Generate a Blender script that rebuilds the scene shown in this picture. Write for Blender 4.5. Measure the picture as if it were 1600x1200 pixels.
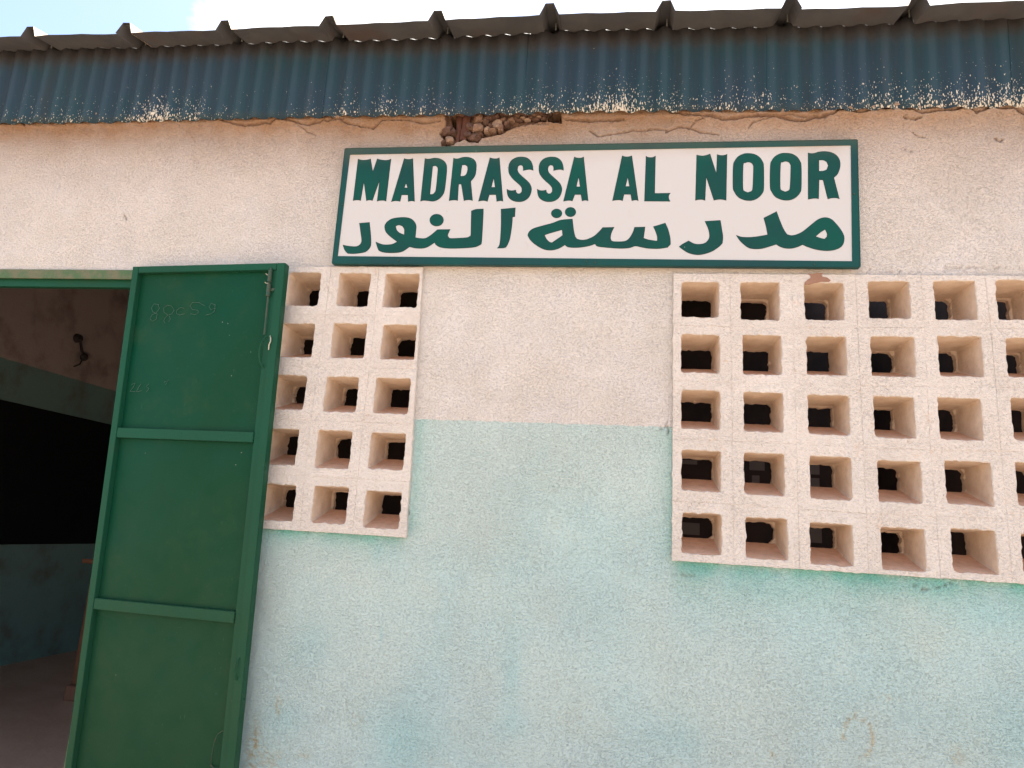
import bpy, bmesh, math, random
import numpy as np
from mathutils import Vector, Matrix, noise as mnoise
R = math.radians
random.seed(4); rng = np.random.default_rng(7)
scn = bpy.context.scene
for o in list(bpy.data.objects): bpy.data.objects.remove(o)
COL = scn.collection

# ------------------------------------------------------------------ camera
Z0 = 2.40                       # height of the top row of block holes above the ground
F_PX = 1080.0                   # focal length in pixels of the 1600 px wide photograph
YAW, PITCH, ROLL = 0.15549, 0.21085, 0.06433
CAM = np.array([-0.27504, -2.31992, -0.82979 + Z0])
def cam_axes():
    ca, sa = math.cos(YAW), math.sin(YAW)
    r = np.array([ca, sa, 0.]); f = np.array([-sa, ca, 0.]); u = np.array([0, 0, 1.])
    f2 = f*math.cos(PITCH) + u*math.sin(PITCH); u2 = u*math.cos(PITCH) - f*math.sin(PITCH)
    return r*math.cos(ROLL) + u2*math.sin(ROLL), u2*math.cos(ROLL) - r*math.sin(ROLL), f2
AX_R, AX_U, AX_F = cam_axes()
def at(px, py, Y=0.0):
    """survey helper: where the sight line of a photo pixel meets the plane y = Y"""
    d = AX_F + AX_R*(px-800)/F_PX - AX_U*(py-600)/F_PX
    t = (Y-CAM[1])/d[1]
    p = CAM + d*t
    return float(p[0]), float(p[2])
def onx(px, py, X):
    d = AX_F + AX_R*(px-800)/F_PX - AX_U*(py-600)/F_PX
    p = CAM + d*((X-CAM[0])/d[0])
    return float(p[1]), float(p[2])
cam_d = bpy.data.cameras.new('camera'); cam = bpy.data.objects.new('camera', cam_d); COL.objects.link(cam)
cam.matrix_world = Matrix(((AX_R[0], AX_U[0], -AX_F[0], CAM[0]), (AX_R[1], AX_U[1], -AX_F[1], CAM[1]),
                           (AX_R[2], AX_U[2], -AX_F[2], CAM[2]), (0, 0, 0, 1)))
cam_d.sensor_width = 36; cam_d.lens = 36*F_PX/1600; cam_d.clip_start = 0.02; cam_d.clip_end = 2000
scn.camera = cam

# ------------------------------------------------------------------ world, sun, exposure
SUN_EL, SUN_AZ = R(68), R(28)      # the sun stands behind the building, a little to the right
world = bpy.data.worlds.new('World'); scn.world = world; world.use_nodes = True
wn, wl = world.node_tree.nodes, world.node_tree.links
wn.clear()
wo = wn.new('ShaderNodeOutputWorld'); bg = wn.new('ShaderNodeBackground')
sky = wn.new('ShaderNodeTexSky'); sky.sky_type = 'NISHITA'; sky.sun_disc = False
sky.sun_elevation = SUN_EL; sky.sun_rotation = SUN_AZ; sky.dust_density = 2.2; sky.air_density = 1.0
bg.inputs['Strength'].default_value = 0.10
wtc = wn.new('ShaderNodeTexCoord')
wmap = wn.new('ShaderNodeMapping'); wmap.inputs['Scale'].default_value = (1, 1, 2.2); wmap.inputs['Location'].default_value = (0.9, 3.3, 1.2)
wno = wn.new('ShaderNodeTexNoise'); wno.inputs['Scale'].default_value = 2.1; wno.inputs['Detail'].default_value = 7; wno.inputs['Roughness'].default_value = 0.55
wcr = wn.new('ShaderNodeValToRGB'); wcr.color_ramp.elements[0].position = 0.50; wcr.color_ramp.elements[1].position = 0.60
wmix = wn.new('ShaderNodeMixRGB'); wmix.inputs['Color2'].default_value = (6.3, 6.3, 6.4, 1)
wl.new(wtc.outputs['Generated'], wmap.inputs['Vector']); wl.new(wmap.outputs[0], wno.inputs['Vector'])
wl.new(wno.outputs['Fac'], wcr.inputs['Fac']); wl.new(wcr.outputs['Color'], wmix.inputs['Fac'])
wl.new(sky.outputs[0], wmix.inputs['Color1']); wl.new(wmix.outputs[0], bg.inputs['Color']); wl.new(bg.outputs[0], wo.inputs['Surface'])
sun_d = bpy.data.lights.new('sun', 'SUN'); sun_d.energy = 4.0; sun_d.angle = R(0.53); sun_d.color = (1, 0.95, 0.87)
sun = bpy.data.objects.new('sun', sun_d); COL.objects.link(sun)
sdir = Vector((math.sin(SUN_AZ)*math.cos(SUN_EL), math.cos(SUN_AZ)*math.cos(SUN_EL), math.sin(SUN_EL)))
sun.rotation_euler = sdir.to_track_quat('Z', 'Y').to_euler(); sun.location = (2, 4, 9)
scn.view_settings.view_transform = 'Standard'; scn.view_settings.look = 'None'
scn.view_settings.exposure = 1.86; scn.view_settings.gamma = 1; scn.view_settings.use_curve_mapping = False
scn.render.engine = 'CYCLES'
scn.cycles.max_bounces = 8; scn.cycles.diffuse_bounces = 6

# ------------------------------------------------------------------ helpers
def hashn(ix, iy, s):
    h = (ix*374761393 + iy*668265263 + s*1442695041) & 0xFFFFFFFF
    h = ((h ^ (h >> 13))*1274126177) & 0xFFFFFFFF
    return ((h ^ (h >> 16)) & 0xFFFF)/65535.0
def vnoise(x, y, s=0):
    x = np.asarray(x, float); y = np.asarray(y, float)
    ix = np.floor(x).astype(np.int64); iy = np.floor(y).astype(np.int64)
    fx = x-ix; fy = y-iy; fx = fx*fx*(3-2*fx); fy = fy*fy*(3-2*fy)
    a = hashn(ix, iy, s); b = hashn(ix+1, iy, s); c = hashn(ix, iy+1, s); d = hashn(ix+1, iy+1, s)
    return (a*(1-fx)+b*fx)*(1-fy) + (c*(1-fx)+d*fx)*fy
def fbm(x, y, s=0, o=4):
    t = 0; a = .5; n = 0
    for k in range(o):
        t = t + a*vnoise(np.asarray(x)*2**k, np.asarray(y)*2**k, s+k*17); n += a; a *= .5
    return t/n
def sstep(a, b, x):
    t = np.clip((x-a)/(b-a), 0, 1); return t*t*(3-2*t)

def link(o, parent=None):
    COL.objects.link(o)
    if parent is not None: o.parent = parent
    return o
def mesh_obj(name, verts, faces, mats, parent=None, smooth=False, midx=None):
    me = bpy.data.meshes.new(name); me.from_pydata([tuple(v) for v in verts], [], faces); 
    for m in (mats if isinstance(mats, (list, tuple)) else [mats]): me.materials.append(m)
    if midx is not None: me.polygons.foreach_set('material_index', midx)
    if smooth: me.polygons.foreach_set('use_smooth', [True]*len(me.polygons))
    me.update()
    return link(bpy.data.objects.new(name, me), parent)
def bm_obj(name, bm, mats, parent=None, smooth=False):
    me = bpy.data.meshes.new(name); bmesh.ops.recalc_face_normals(bm, faces=bm.faces); bm.to_mesh(me); bm.free()
    for m in (mats if isinstance(mats, (list, tuple)) else [mats]): me.materials.append(m)
    if smooth: me.polygons.foreach_set('use_smooth', [True]*len(me.polygons))
    return link(bpy.data.objects.new(name, me), parent)
def bx(bm, x0, x1, y0, y1, z0, z1, bev=0.0, mi=0):
    r = bmesh.ops.create_cube(bm, size=1)
    vs = r['verts']
    for v in vs:
        v.co = Vector((x0 if v.co.x < 0 else x1, y0 if v.co.y < 0 else y1, z0 if v.co.z < 0 else z1))
    fs = list({f for v in vs for f in v.link_faces})
    for f in fs: f.material_index = mi
    if bev:
        es = list({e for v in vs for e in v.link_edges})
        bmesh.ops.bevel(bm, geom=es, offset=bev, segments=1, affect='EDGES')
def tube(bm, pts, rad, seg=6, closed=False):
    pts = [Vector(p) for p in pts]; n = len(pts); rings = []
    for i, p in enumerate(pts):
        a = pts[(i-1) % n] if (i > 0 or closed) else p; b = pts[(i+1) % n] if (i < n-1 or closed) else p
        t = (b-a).normalized(); s = t.cross(Vector((0, 1, 0)))
        if s.length < .1: s = t.cross(Vector((1, 0, 0)))
        s.normalize(); q = s.cross(t)
        rr = rad[i] if isinstance(rad, (list, tuple)) else rad
        rings.append([bm.verts.new(p + (s*math.cos(2*math.pi*k/seg)+q*math.sin(2*math.pi*k/seg))*rr) for k in range(seg)])
    m = n if closed else n-1
    for i in range(m):
        A, B = rings[i], rings[(i+1) % n]
        for k in range(seg): bm.faces.new((A[k], A[(k+1) % seg], B[(k+1) % seg], B[k]))
    if not closed: bm.faces.new(rings[0][::-1]); bm.faces.new(rings[-1])
def tag(o, label=None, cat=None, group=None, kind=None):
    if label: o['label'] = label
    if cat: o['category'] = cat
    if group: o['group'] = group
    if kind: o['kind'] = kind
    return o
def empty(name, loc, label, cat, group=None):
    o = bpy.data.objects.new(name, None); o.location = loc; o.empty_display_size = .1; COL.objects.link(o)
    return tag(o, label, cat, group)

# ------------------------------------------------------------------ materials
class NT:
    def __init__(s, name, rough=.8, spec=.3, metal=0):
        s.m = bpy.data.materials.new(name); s.m.use_nodes = True
        s.n = s.m.node_tree.nodes; s.l = s.m.node_tree.links
        s.b = s.n['Principled BSDF']; s.b.inputs['Roughness'].default_value = rough
        s.b.inputs['Specular IOR Level'].default_value = spec; s.b.inputs['Metallic'].default_value = metal
        s.tc = s.n.new('ShaderNodeTexCoord'); s.co = s.tc.outputs['Object']
        s.geo = s.n.new('ShaderNodeNewGeometry')
    def setp(s, sock, v):
        if isinstance(v, bpy.types.NodeSocket): s.l.new(v, sock)
        elif isinstance(v, (tuple, list)) and len(v) == 3 and sock.type == 'RGBA': sock.default_value = (*v, 1)
        else: sock.default_value = v
    def mapping(s, scale=(1, 1, 1), rot=(0, 0, 0), loc=(0, 0, 0), vec=None):
        m = s.n.new('ShaderNodeMapping'); m.inputs['Scale'].default_value = scale; m.inputs['Rotation'].default_value = rot; m.inputs['Location'].default_value = loc
        s.l.new(vec or s.co, m.inputs['Vector']); return m.outputs[0]
    def noise(s, scale, detail=4, rough=.5, vec=None, dist=0):
        t = s.n.new('ShaderNodeTexNoise'); t.inputs['Scale'].default_value = scale; t.inputs['Detail'].default_value = detail
        t.inputs['Roughness'].default_value = rough; t.inputs['Distortion'].default_value = dist
        s.l.new(vec or s.co, t.inputs['Vector']); return t.outputs['Fac']
    def vor(s, scale, vec=None, feature='F1', rand=1, out='Distance'):
        t = s.n.new('ShaderNodeTexVoronoi'); t.feature = feature; t.inputs['Scale'].default_value = scale; t.inputs['Randomness'].default_value = rand
        s.l.new(vec or s.co, t.inputs['Vector']); return t.outputs[out]
    def math(s, op, a, b=0., c=0., clamp=False):
        m = s.n.new('ShaderNodeMath'); m.operation = op; m.use_clamp = clamp
        s.setp(m.inputs[0], a); s.setp(m.inputs[1], b)
        if op in ('MULTIPLY_ADD', 'COMPARE'): s.setp(m.inputs[2], c)
        return m.outputs[0]
    def ramp(s, v, a, b, lo=0., hi=1.):
        m = s.n.new('ShaderNodeMapRange'); m.interpolation_type = 'SMOOTHSTEP'
        s.setp(m.inputs[0], v); s.setp(m.inputs[1], a); s.setp(m.inputs[2], b); s.setp(m.inputs[3], lo); s.setp(m.inputs[4], hi); return m.outputs[0]
    def mix(s, f, a, b, mode='MIX'):
        m = s.n.new('ShaderNodeMixRGB'); m.blend_type = mode; s.setp(m.inputs[0], f); s.setp(m.inputs[1], a); s.setp(m.inputs[2], b); return m.outputs[0]
    def attr(s, name):
        a = s.n.new('ShaderNodeAttribute'); a.attribute_name = name; return a.outputs['Fac']
    def xyz(s, v=None):
        x = s.n.new('ShaderNodeSeparateXYZ'); s.l.new(v or s.co, x.inputs[0]); return x.outputs
    def bump(s, h, dist, strength=1., prev=None):
        b = s.n.new('ShaderNodeBump'); b.inputs['Strength'].default_value = strength; b.inputs['Distance'].default_value = dist
        s.l.new(h, b.inputs['Height'])
        if prev is not None: s.l.new(prev, b.inputs['Normal'])
        s.l.new(b.outputs[0], s.b.inputs['Normal']); return b.outputs[0]
    def col(s, c): s.setp(s.b.inputs['Base Color'], c); return s
    def rough(s, c): s.setp(s.b.inputs['Roughness'], c); return s

PINK = (0.645, 0.60, 0.545); TEAL = (0.40, 0.545, 0.52); DUST_SHADE = (0.265, 0.142, 0.066)
def plaster_relief(t, amt=1.0, wp=None):
    """sprayed render: dense small curled grains, rougher in some patches than in others"""
    wp = wp or t.geo.outputs['Position']
    v = t.mapping((1, 1, 1.6), vec=wp)
    n1 = t.noise(120, 2, .55, v, .9)
    n2 = t.noise(230, 2, .55, v, .4)
    n3 = t.noise(9, 3, .5, wp)
    patch = t.ramp(t.noise(2.4, 3, .6, wp), .3, .7, .75, 1.15)
    crease = t.ramp(t.math('ABSOLUTE', t.math('SUBTRACT', n1, .46)), 0.0, .030, 0, 1)
    crease = t.math('SUBTRACT', 1., t.math('MULTIPLY', t.math('SUBTRACT', 1., crease), t.ramp(t.noise(150, 1, .5, wp), .40, .55, 0, 1)))
    h = t.math('ADD', t.math('MULTIPLY', n1, 1.0), t.math('MULTIPLY', n2, .55)); h = t.math('ADD', h, t.math('MULTIPLY', crease, .22))
    h = t.math('ADD', t.math('MULTIPLY', h, patch), t.math('MULTIPLY', n3, .35))
    t.bump(h, .0072*amt, .95)
    pit = crease
    return n1, n3, pit
# front wall
t = NT('render_front_wall', .93, .12)
wp = t.geo.outputs['Position']; n1, n3, pit = plaster_relief(t)
X, Y_, Z = t.xyz(wp)
line = t.math('ADD', Z, t.math('MULTIPLY', t.math('SUBTRACT', t.noise(45, 3, .6, wp), .5), .016))
line = t.math('ADD', line, t.math('MULTIPLY', X, -.009))
tealf = t.ramp(line, Z0-.455-.002, Z0-.455+.002, 1, 0)
big = t.noise(1.7, 3, .55, t.mapping((1, 1, .8), loc=(3, 0, 1), vec=wp)); mid = t.noise(5.5, 4, .6, wp)
pinkc = t.mix(t.ramp(mid, .35, .7), PINK, (0.685, 0.645, 0.605))
tealc = t.mix(t.ramp(big, .42, .68), (0.50, 0.61, 0.58), (0.455, 0.61, 0.595))
tealc = t.mix(t.ramp(mid, .50, .75, 0, .35), tealc, (0.53, 0.60, 0.545))
base = t.mix(tealf, pinkc, tealc)
gs = t.math('MULTIPLY', t.attr('green'), t.ramp(t.noise(9, 4, .6, wp), .25, .65, .35, 1))
base = t.mix(t.math('MULTIPLY', gs, tealf, clamp=True), base, (0.16, 0.45, 0.39))
base = t.mix(t.attr('cyan'), base, (0.33, 0.56, 0.56))
base = t.mix(t.math('MULTIPLY', t.attr('dust_shade'), t.ramp(t.noise(12, 4, .6, wp), .2, .8, .85, 1.), clamp=True), base, DUST_SHADE)  # dusty brown with the eave shade painted into the colour
base = t.mix(t.math('MULTIPLY', t.attr('ochre'), t.ramp(t.noise(60, 3, .6, wp), .38, .62, 0., .8), clamp=True), base, (0.42, 0.30, 0.12))
base = t.mix(t.ramp(t.attr('broken'), .2, .6), base, (0.17, 0.10, 0.07))
base = t.mix(t.attr('crack'), base, (0.13, 0.072, 0.048))
base = t.mix(t.math('MULTIPLY', t.math('SUBTRACT', 1., pit), .21), base, (0.20, 0.15, 0.12))
speck = t.ramp(t.vor(60, t.mapping((1, 1, .5), rot=(0, .6, 0), vec=wp)), .05, .10, 1, 0)
speck = t.math('MULTIPLY', speck, t.ramp(t.noise(13, 2, .5, wp), .56, .62))
base = t.mix(t.math('MULTIPLY', speck, .75), base, (0.17, 0.12, 0.09))
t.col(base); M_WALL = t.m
# pierced blocks
t = NT('render_pierced_block', .93, .12)
wp = t.geo.outputs['Position']; n1, n3, pit = plaster_relief(t, .75)
nx, ny, nz = t.xyz(t.geo.outputs['Normal'])
base = t.mix(t.ramp(t.noise(6, 4, .6, wp), .35, .7), (0.645, 0.59, 0.53), (0.69, 0.64, 0.585))
base = t.mix(t.math('MULTIPLY', t.math('SUBTRACT', 1., pit), .11), base, (0.20, 0.15, 0.12))
base = t.mix(t.ramp(t.noise(25, 4, .7, wp), .60, .74, 0, .5), base, (0.62, 0.46, 0.33))
dusty = t.math('MULTIPLY', t.ramp(nz, .55, .85), t.ramp(t.noise(30, 4, .6, wp), .2, .8, .75, 1))
base = t.mix(dusty, base, (0.40, 0.235, 0.145))
spk = t.math('MULTIPLY', t.ramp(t.vor(60, t.mapping((1, 1, .5), rot=(0, .6, 0), vec=wp)), .05, .11, 1, 0), t.ramp(t.noise(13, 2, .5, wp), .55, .62))
base = t.mix(t.math('MULTIPLY', spk, .75), base, (0.17, 0.12, 0.09))
t.col(base); M_BLOCK = t.m
t = NT('block_hole_lining', .95, .1)
wp = t.geo.outputs['Position']; nx, ny, nz = t.xyz(t.geo.outputs['Normal'])
base = t.mix(t.ramp(t.noise(18, 4, .6, wp), .3, .7), (0.70, 0.59, 0.48), (0.60, 0.48, 0.37))
dusty = t.ramp(nz, .45, .8, 0, .95)
base = t.mix(dusty, base, t.mix(t.ramp(t.noise(40, 4, .6, wp), .3, .7), (0.68, 0.42, 0.28), (0.58, 0.35, 0.235)))
t.bump(t.noise(70, 4, .6, wp), .004, .7); t.col(base); M_LINING = t.m
t = NT('render_scar', .95, .1); wp = t.geo.outputs['Position']
t.col(t.mix(t.noise(40, 3, .6, wp), (0.34, 0.20, 0.14), (0.25, 0.14, 0.10))); t.bump(t.noise(120, 3, .6, wp), .003); M_SCAR = t.m
# green gloss paint on the steel door
def green_paint(name, c1, c2, rough=.42, scratches=True):
    t = NT(name, rough, .09); wp = t.co
    n = t.noise(2.2, 4, .6, t.mapping((1, 1, .7), vec=wp)); base = t.mix(t.ramp(n, .3, .7), c1, c2)
    dirt = t.ramp(t.noise(7, 5, .65, wp), .50, .75, 0, .35)
    base = t.mix(dirt, base, (0.026, 0.062, 0.026))
    base = t.mix(t.ramp(t.xyz(t.geo.outputs['Position'])[2], 1.75, .75, 0, .6), base, t.mix(.5, base, (0.030, 0.052, 0.016)))
    fine = t.ramp(t.noise(90, 3, .7, wp), .62, .76, 0, .35); base = t.mix(fine, base, (0.04, 0.09, 0.055))
    if scratches:
        for k, (ang, sc) in enumerate(((.35, 5), (-.9, 7), (1.3, 6))):
            v = t.mapping((42, 1, 1.3), rot=(0, ang, 0), loc=(k*3.1, 0, k), vec=wp)
            ln = t.ramp(t.vor(sc*.33, v), .012, .03, 1, 0)
            ln = t.math('MULTIPLY', ln, t.ramp(t.noise(3, 2, .5, wp), .46, .58, 0, .6)); base = t.mix(ln, base, (0.30, 0.38, 0.30))
        chips = t.math('MULTIPLY', t.ramp(t.vor(55, wp), .08, .13, 1, 0), t.ramp(t.noise(8, 3, .6, wp), .66, .72, 0, .45))
        base = t.mix(chips, base, (0.45, 0.48, 0.40))
    t.rough(t.ramp(t.noise(12, 4, .6, wp), .3, .8, rough-.07, rough+.22))
    t.bump(t.math('ADD', t.noise(3.5, 2, .5, wp), t.math('MULTIPLY', t.noise(150, 2, .5, wp), .03)), .006, .5)
    t.col(base); return t.m
M_PANEL = green_paint('green_door_paint', (0.003, 0.052, 0.028), (0.005, 0.047, 0.021))
M_STILE = green_paint('green_frame_paint', (0.010, 0.074, 0.042), (0.012, 0.064, 0.035), .34, False)
t = NT('old_olive_paint', .6, .3); wp = t.co
base = t.mix(t.ramp(t.noise(20, 4, .6, wp), .35, .65), (0.06, 0.12, 0.05), (0.13, 0.13, 0.075)); t.col(base); t.bump(t.noise(90, 3, .6, wp), .002); M_OLIVE = t.m
t = NT('worn_steel', .5, .4, .2); t.col(t.mix(t.ramp(t.noise(60, 4, .6), .4, .6), (0.020, 0.065, 0.040), (0.055, 0.065, 0.040))); M_STEEL = t.m
t = NT('bare_wire', .45, .5, .5); t.col((0.45, 0.42, 0.33)); M_WIRE = t.m
t = NT('chalk', .95, .1); t.col((0.085, 0.145, 0.115)); M_CHALK = t.m
t = NT('dark_gap', .9, .1); t.col((0.012, 0.02, 0.016)); M_GAP = t.m
# sign
t = NT('sign_white_enamel', .38, .4); wp = t.geo.outputs['Position']; X, Y_, Z = t.xyz(wp)
topd = t.ramp(t.math('ADD', Z, t.math('MULTIPLY', t.noise(5, 4, .6, wp), .12)), Z0+.545, Z0+.66, 0, 1)  # mask for dusty brown and some eave shade painted near the top
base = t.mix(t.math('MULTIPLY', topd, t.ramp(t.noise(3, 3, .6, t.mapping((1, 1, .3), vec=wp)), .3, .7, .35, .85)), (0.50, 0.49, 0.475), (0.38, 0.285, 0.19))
base = t.mix(t.ramp(t.noise(30, 4, .65, t.mapping((1, 1, .5), vec=wp)), .62, .78, 0, .25), base, (0.42, 0.34, 0.27))
spk = t.math('MULTIPLY', t.ramp(t.vor(26, wp), .03, .055, 1, 0), t.ramp(t.noise(6, 2, .5, wp), .56, .6))
base = t.mix(t.math('MULTIPLY', spk, .6), base, (0.3, 0.22, 0.15)); t.col(base); t.bump(t.noise(2.5, 2, .5, wp), .006, .4); M_SIGNW = t.m
def sign_green(name, a, b):
    t = NT(name, .40, .18); wp = t.geo.outputs['Position']; X, Y_, Z = t.xyz(wp)
    base = t.mix(t.ramp(t.noise(3.5, 3, .6, wp), .35, .65), a, b)
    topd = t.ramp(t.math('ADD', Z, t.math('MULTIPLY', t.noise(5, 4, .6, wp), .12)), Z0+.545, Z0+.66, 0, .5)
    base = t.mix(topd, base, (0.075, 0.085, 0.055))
    chip = t.math('MULTIPLY', t.ramp(t.vor(40, wp), .04, .08, 1, 0), t.ramp(t.noise(9, 2, .5, wp), .64, .68))
    base = t.mix(t.math('MULTIPLY', chip, .7), base, (0.4, 0.42, 0.36))
    t.col(base); return t.m
M_SIGNG = sign_green('sign_green_enamel', (0.006, 0.062, 0.054), (0.010, 0.050, 0.050))
M_LETTER = sign_green('letter_green', (0.002, 0.064, 0.047), (0.005, 0.050, 0.042))
t = NT('letter_dark_edge', .5, .3); t.col((0.006, 0.026, 0.022)); M_LEDGE = t.m
t = NT('screw_zinc', .4, .5, .6); t.col((0.32, 0.33, 0.30)); M_SCREW = t.m
# fascia
t = NT('slate_blue_sheet', .62, .14, 0.0); wp = t.geo.outputs['Position']; X, Y_, Z = t.xyz(wp)
hgt = t.math('SUBTRACT', Z, t.math('MULTIPLY_ADD', X, -.012, Z0+.685))       # height above the lower edge
base = t.mix(t.ramp(t.noise(2.5, 3, .6, wp), .35, .65), (0.024, 0.048, 0.072), (0.020, 0.050, 0.064))
base = t.mix(t.ramp(t.noise(16, 4, .65, t.mapping((1, 1, .12), vec=wp)), .52, .75, 0, .45), base, (0.033, 0.038, 0.038))
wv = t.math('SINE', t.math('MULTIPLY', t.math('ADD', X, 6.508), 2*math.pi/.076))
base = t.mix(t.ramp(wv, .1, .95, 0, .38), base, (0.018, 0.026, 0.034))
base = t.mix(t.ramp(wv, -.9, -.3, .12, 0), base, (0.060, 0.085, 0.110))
topbrown = t.ramp(t.math('ADD', hgt, t.math('MULTIPLY', t.noise(9, 3, .6, wp), .05)), .27, .36, 0, .85)  # browner towards the upper edge
base = t.mix(topbrown, base, (0.060, 0.052, 0.050))
dens = t.math('MULTIPLY', t.ramp(t.noise(1.6, 3, .65, t.mapping((1, 0, 0), loc=(5.7, 0, 0), vec=wp)), .36, .68, .25, .95), 1.0)
dens = t.math('ADD', dens, t.ramp(X, .35, .95, 0, .55))
fall = t.math('MULTIPLY', t.math('POWER', t.math('SUBTRACT', 1., t.math('DIVIDE', hgt, .30), clamp=True), 1.7), dens)
flk = None
for k, (sc, ang, st) in enumerate(((120, .5, (1, 1, .38)), (150, -.6, (1, 1, .35)), (210, 0.1, (1, 1, .5)), (85, .25, (1, 1, .45)))):
    v = t.mapping(st, rot=(0, ang, 0), loc=(k*1.7, 0, k*.9), vec=wp)
    d = t.vor(sc, v); c = t.vor(sc, v, out='Color'); cr = t.xyz(c)[0]
    size = t.math('MULTIPLY', t.math('ADD', fall, t.math('MULTIPLY', t.noise(28, 2, .5, wp), .10)), .42)
    on = t.math('MULTIPLY', t.ramp(t.math('SUBTRACT', d, size), -.05, 0.0, 1, 0), t.math('LESS_THAN', cr, t.math('MULTIPLY_ADD', fall, 1.05, .035)))
    flk = on if flk is None else t.math('MAXIMUM', flk, on)
bl = t.ramp(t.math('ADD', t.noise(70, 4, .7, t.mapping((1, 1, .6), vec=wp)), t.math('MULTIPLY', fall, .17)), .72, .75)
flk = t.math('MAXIMUM', flk, bl)
base = t.mix(flk, base, t.mix(t.noise(50, 2, .5, wp), (0.50, 0.45, 0.36), (0.62, 0.59, 0.52)))
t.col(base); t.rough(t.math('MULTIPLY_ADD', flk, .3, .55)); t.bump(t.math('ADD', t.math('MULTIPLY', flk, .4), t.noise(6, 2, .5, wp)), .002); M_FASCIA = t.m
t = NT('dusty_roof_sheet', .6, .3, .0); wp = t.geo.outputs['Position']
top = t.mix(t.ramp(t.noise(7, 4, .6, wp), .3, .7), (0.62, 0.52, 0.42), (0.52, 0.42, 0.33))
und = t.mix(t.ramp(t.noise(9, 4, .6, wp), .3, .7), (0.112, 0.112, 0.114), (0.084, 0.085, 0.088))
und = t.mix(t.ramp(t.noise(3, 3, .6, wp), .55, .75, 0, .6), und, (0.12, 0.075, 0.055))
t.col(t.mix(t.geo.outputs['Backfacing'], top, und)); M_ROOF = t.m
# stones, wood, interior
def rubble(name, a, b):
    t = NT(name, .95, .1); wp = t.geo.outputs['Position']
    t.col(t.mix(t.ramp(t.noise(45, 4, .7, wp), .3, .7), a, b)); t.bump(t.noise(90, 4, .65, wp), .006); return t.m
M_ST = [rubble('rubble_brown', (0.145, 0.085, 0.062), (0.085, 0.052, 0.040)), rubble('rubble_tan', (0.25, 0.155, 0.105), (0.16, 0.10, 0.07)), rubble('rubble_pale', (0.34, 0.235, 0.17), (0.22, 0.15, 0.11))]
t = NT('red_brown_wood', .85, .2); wp = t.geo.outputs['Position']; g = t.noise(60, 4, .6, t.mapping((1, 1, .12), vec=wp))
t.col(t.mix(t.ramp(g, .3, .7), (0.075, 0.032, 0.022), (0.125, 0.055, 0.038))); t.bump(g, .003); M_WOOD = t.m
BANDZ = (onx(0, 560, -6.0)[1]+onx(180, 605, -6.0)[1])/2
t = NT('inside_render', .95, .1); wp = t.geo.outputs['Position']; X, Y_, Z = t.xyz(wp)
base = t.mix(t.ramp(t.math('ADD', Z, t.math('MULTIPLY', t.noise(8, 3, .6, wp), .03)), BANDZ-.004, BANDZ+.004), (0.18, 0.30, 0.28), (0.46, 0.39, 0.37))
base = t.mix(t.ramp(t.noise(2.5, 5, .65, wp), .45, .75, 0, .6), base, (0.14, 0.09, 0.07)); t.col(base); t.bump(t.noise(50, 3, .6, wp), .004); M_INSIDE = t.m
t = NT('shaded_inside_render', .95, .1); wp = t.geo.outputs['Position']; t.col(t.mix(t.ramp(t.noise(3, 5, .65, wp), .35, .7), (0.055, 0.040, 0.035), (0.035, 0.030, 0.030))); M_INSIDE_SHADE = t.m  # inside render again, with the gloom of the room painted into its colour
t = NT('blackboard_paint', .85, .1); t.col(t.mix(t.noise(5, 4, .6), (0.006, 0.007, 0.009), (0.012, 0.013, 0.014))); M_BOARD = t.m
t = NT('cement_floor', .9, .15); wp = t.geo.outputs['Position']; t.col(t.mix(t.ramp(t.noise(3, 6, .65, wp), .35, .7), (0.66, 0.42, 0.29), (0.74, 0.50, 0.37))); t.bump(t.noise(30, 4, .6, wp), .004); M_FLOOR = t.m
t = NT('bench_wood', .7, .25); t.col(t.mix(t.noise(30, 4, .6, t.mapping((.2, 1, 1))), (0.26, 0.12, 0.065), (0.18, 0.085, 0.05))); M_BENCH = t.m
t = NT('fired_brick', .95, .1); t.col(t.mix(t.noise(40, 4, .6), (0.34, 0.17, 0.11), (0.25, 0.13, 0.09))); t.bump(t.noise(90, 3, .6), .003); M_BRICK = t.m
t = NT('black_plastic', .5, .4); t.col((0.045, 0.038, 0.035)); M_BLACK = t.m
t = NT('paper', .9, .1); t.col((0.17, 0.145, 0.135)); M_PAPER = t.m
t = NT('laterite_ground', .97, .1); wp = t.geo.outputs['Position']
base = t.mix(t.ramp(t.noise(.35, 6, .6, wp), .35, .7), (0.46, 0.345, 0.25), (0.52, 0.40, 0.30)); base = t.mix(t.ramp(t.noise(14, 5, .7, wp), .45, .75, 0, .5), base, (0.32, 0.20, 0.13))
t.col(base); t.bump(t.noise(25, 5, .7, wp), .02); M_GROUND = t.m

# ------------------------------------------------------------------ ground
S = 600
gv = []; gf = []
gx = [-S, -60, -12, -6.5, -1, 3, 12, 60, S]; gy = [-S, -60, -12, -4, 0.05]
for y in gy:
    for x in gx: gv.append((x, y, 0))
n = len(gx)
for j in range(len(gy)-1):
    for i in range(n-1): gf.append((j*n+i, j*n+i+1, (j+1)*n+i+1, (j+1)*n+i))
b0 = len(gv); gv += [(-S, .05, 0), (-6.5, .05, 0), (-6.5, S, 0), (-S, S, 0), (12, .05, 0), (S, .05, 0), (S, S, 0), (12, S, 0), (-6.5, 8.2, 0), (12, 8.2, 0)]
gf += [(b0, b0+1, b0+2, b0+3), (b0+4, b0+5, b0+6, b0+7), (b0+8, b0+9, b0+7, b0+2)]
tag(mesh_obj('ground', gv, gf, M_GROUND), 'dusty reddish earth in front of the school', kind='structure')

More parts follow.
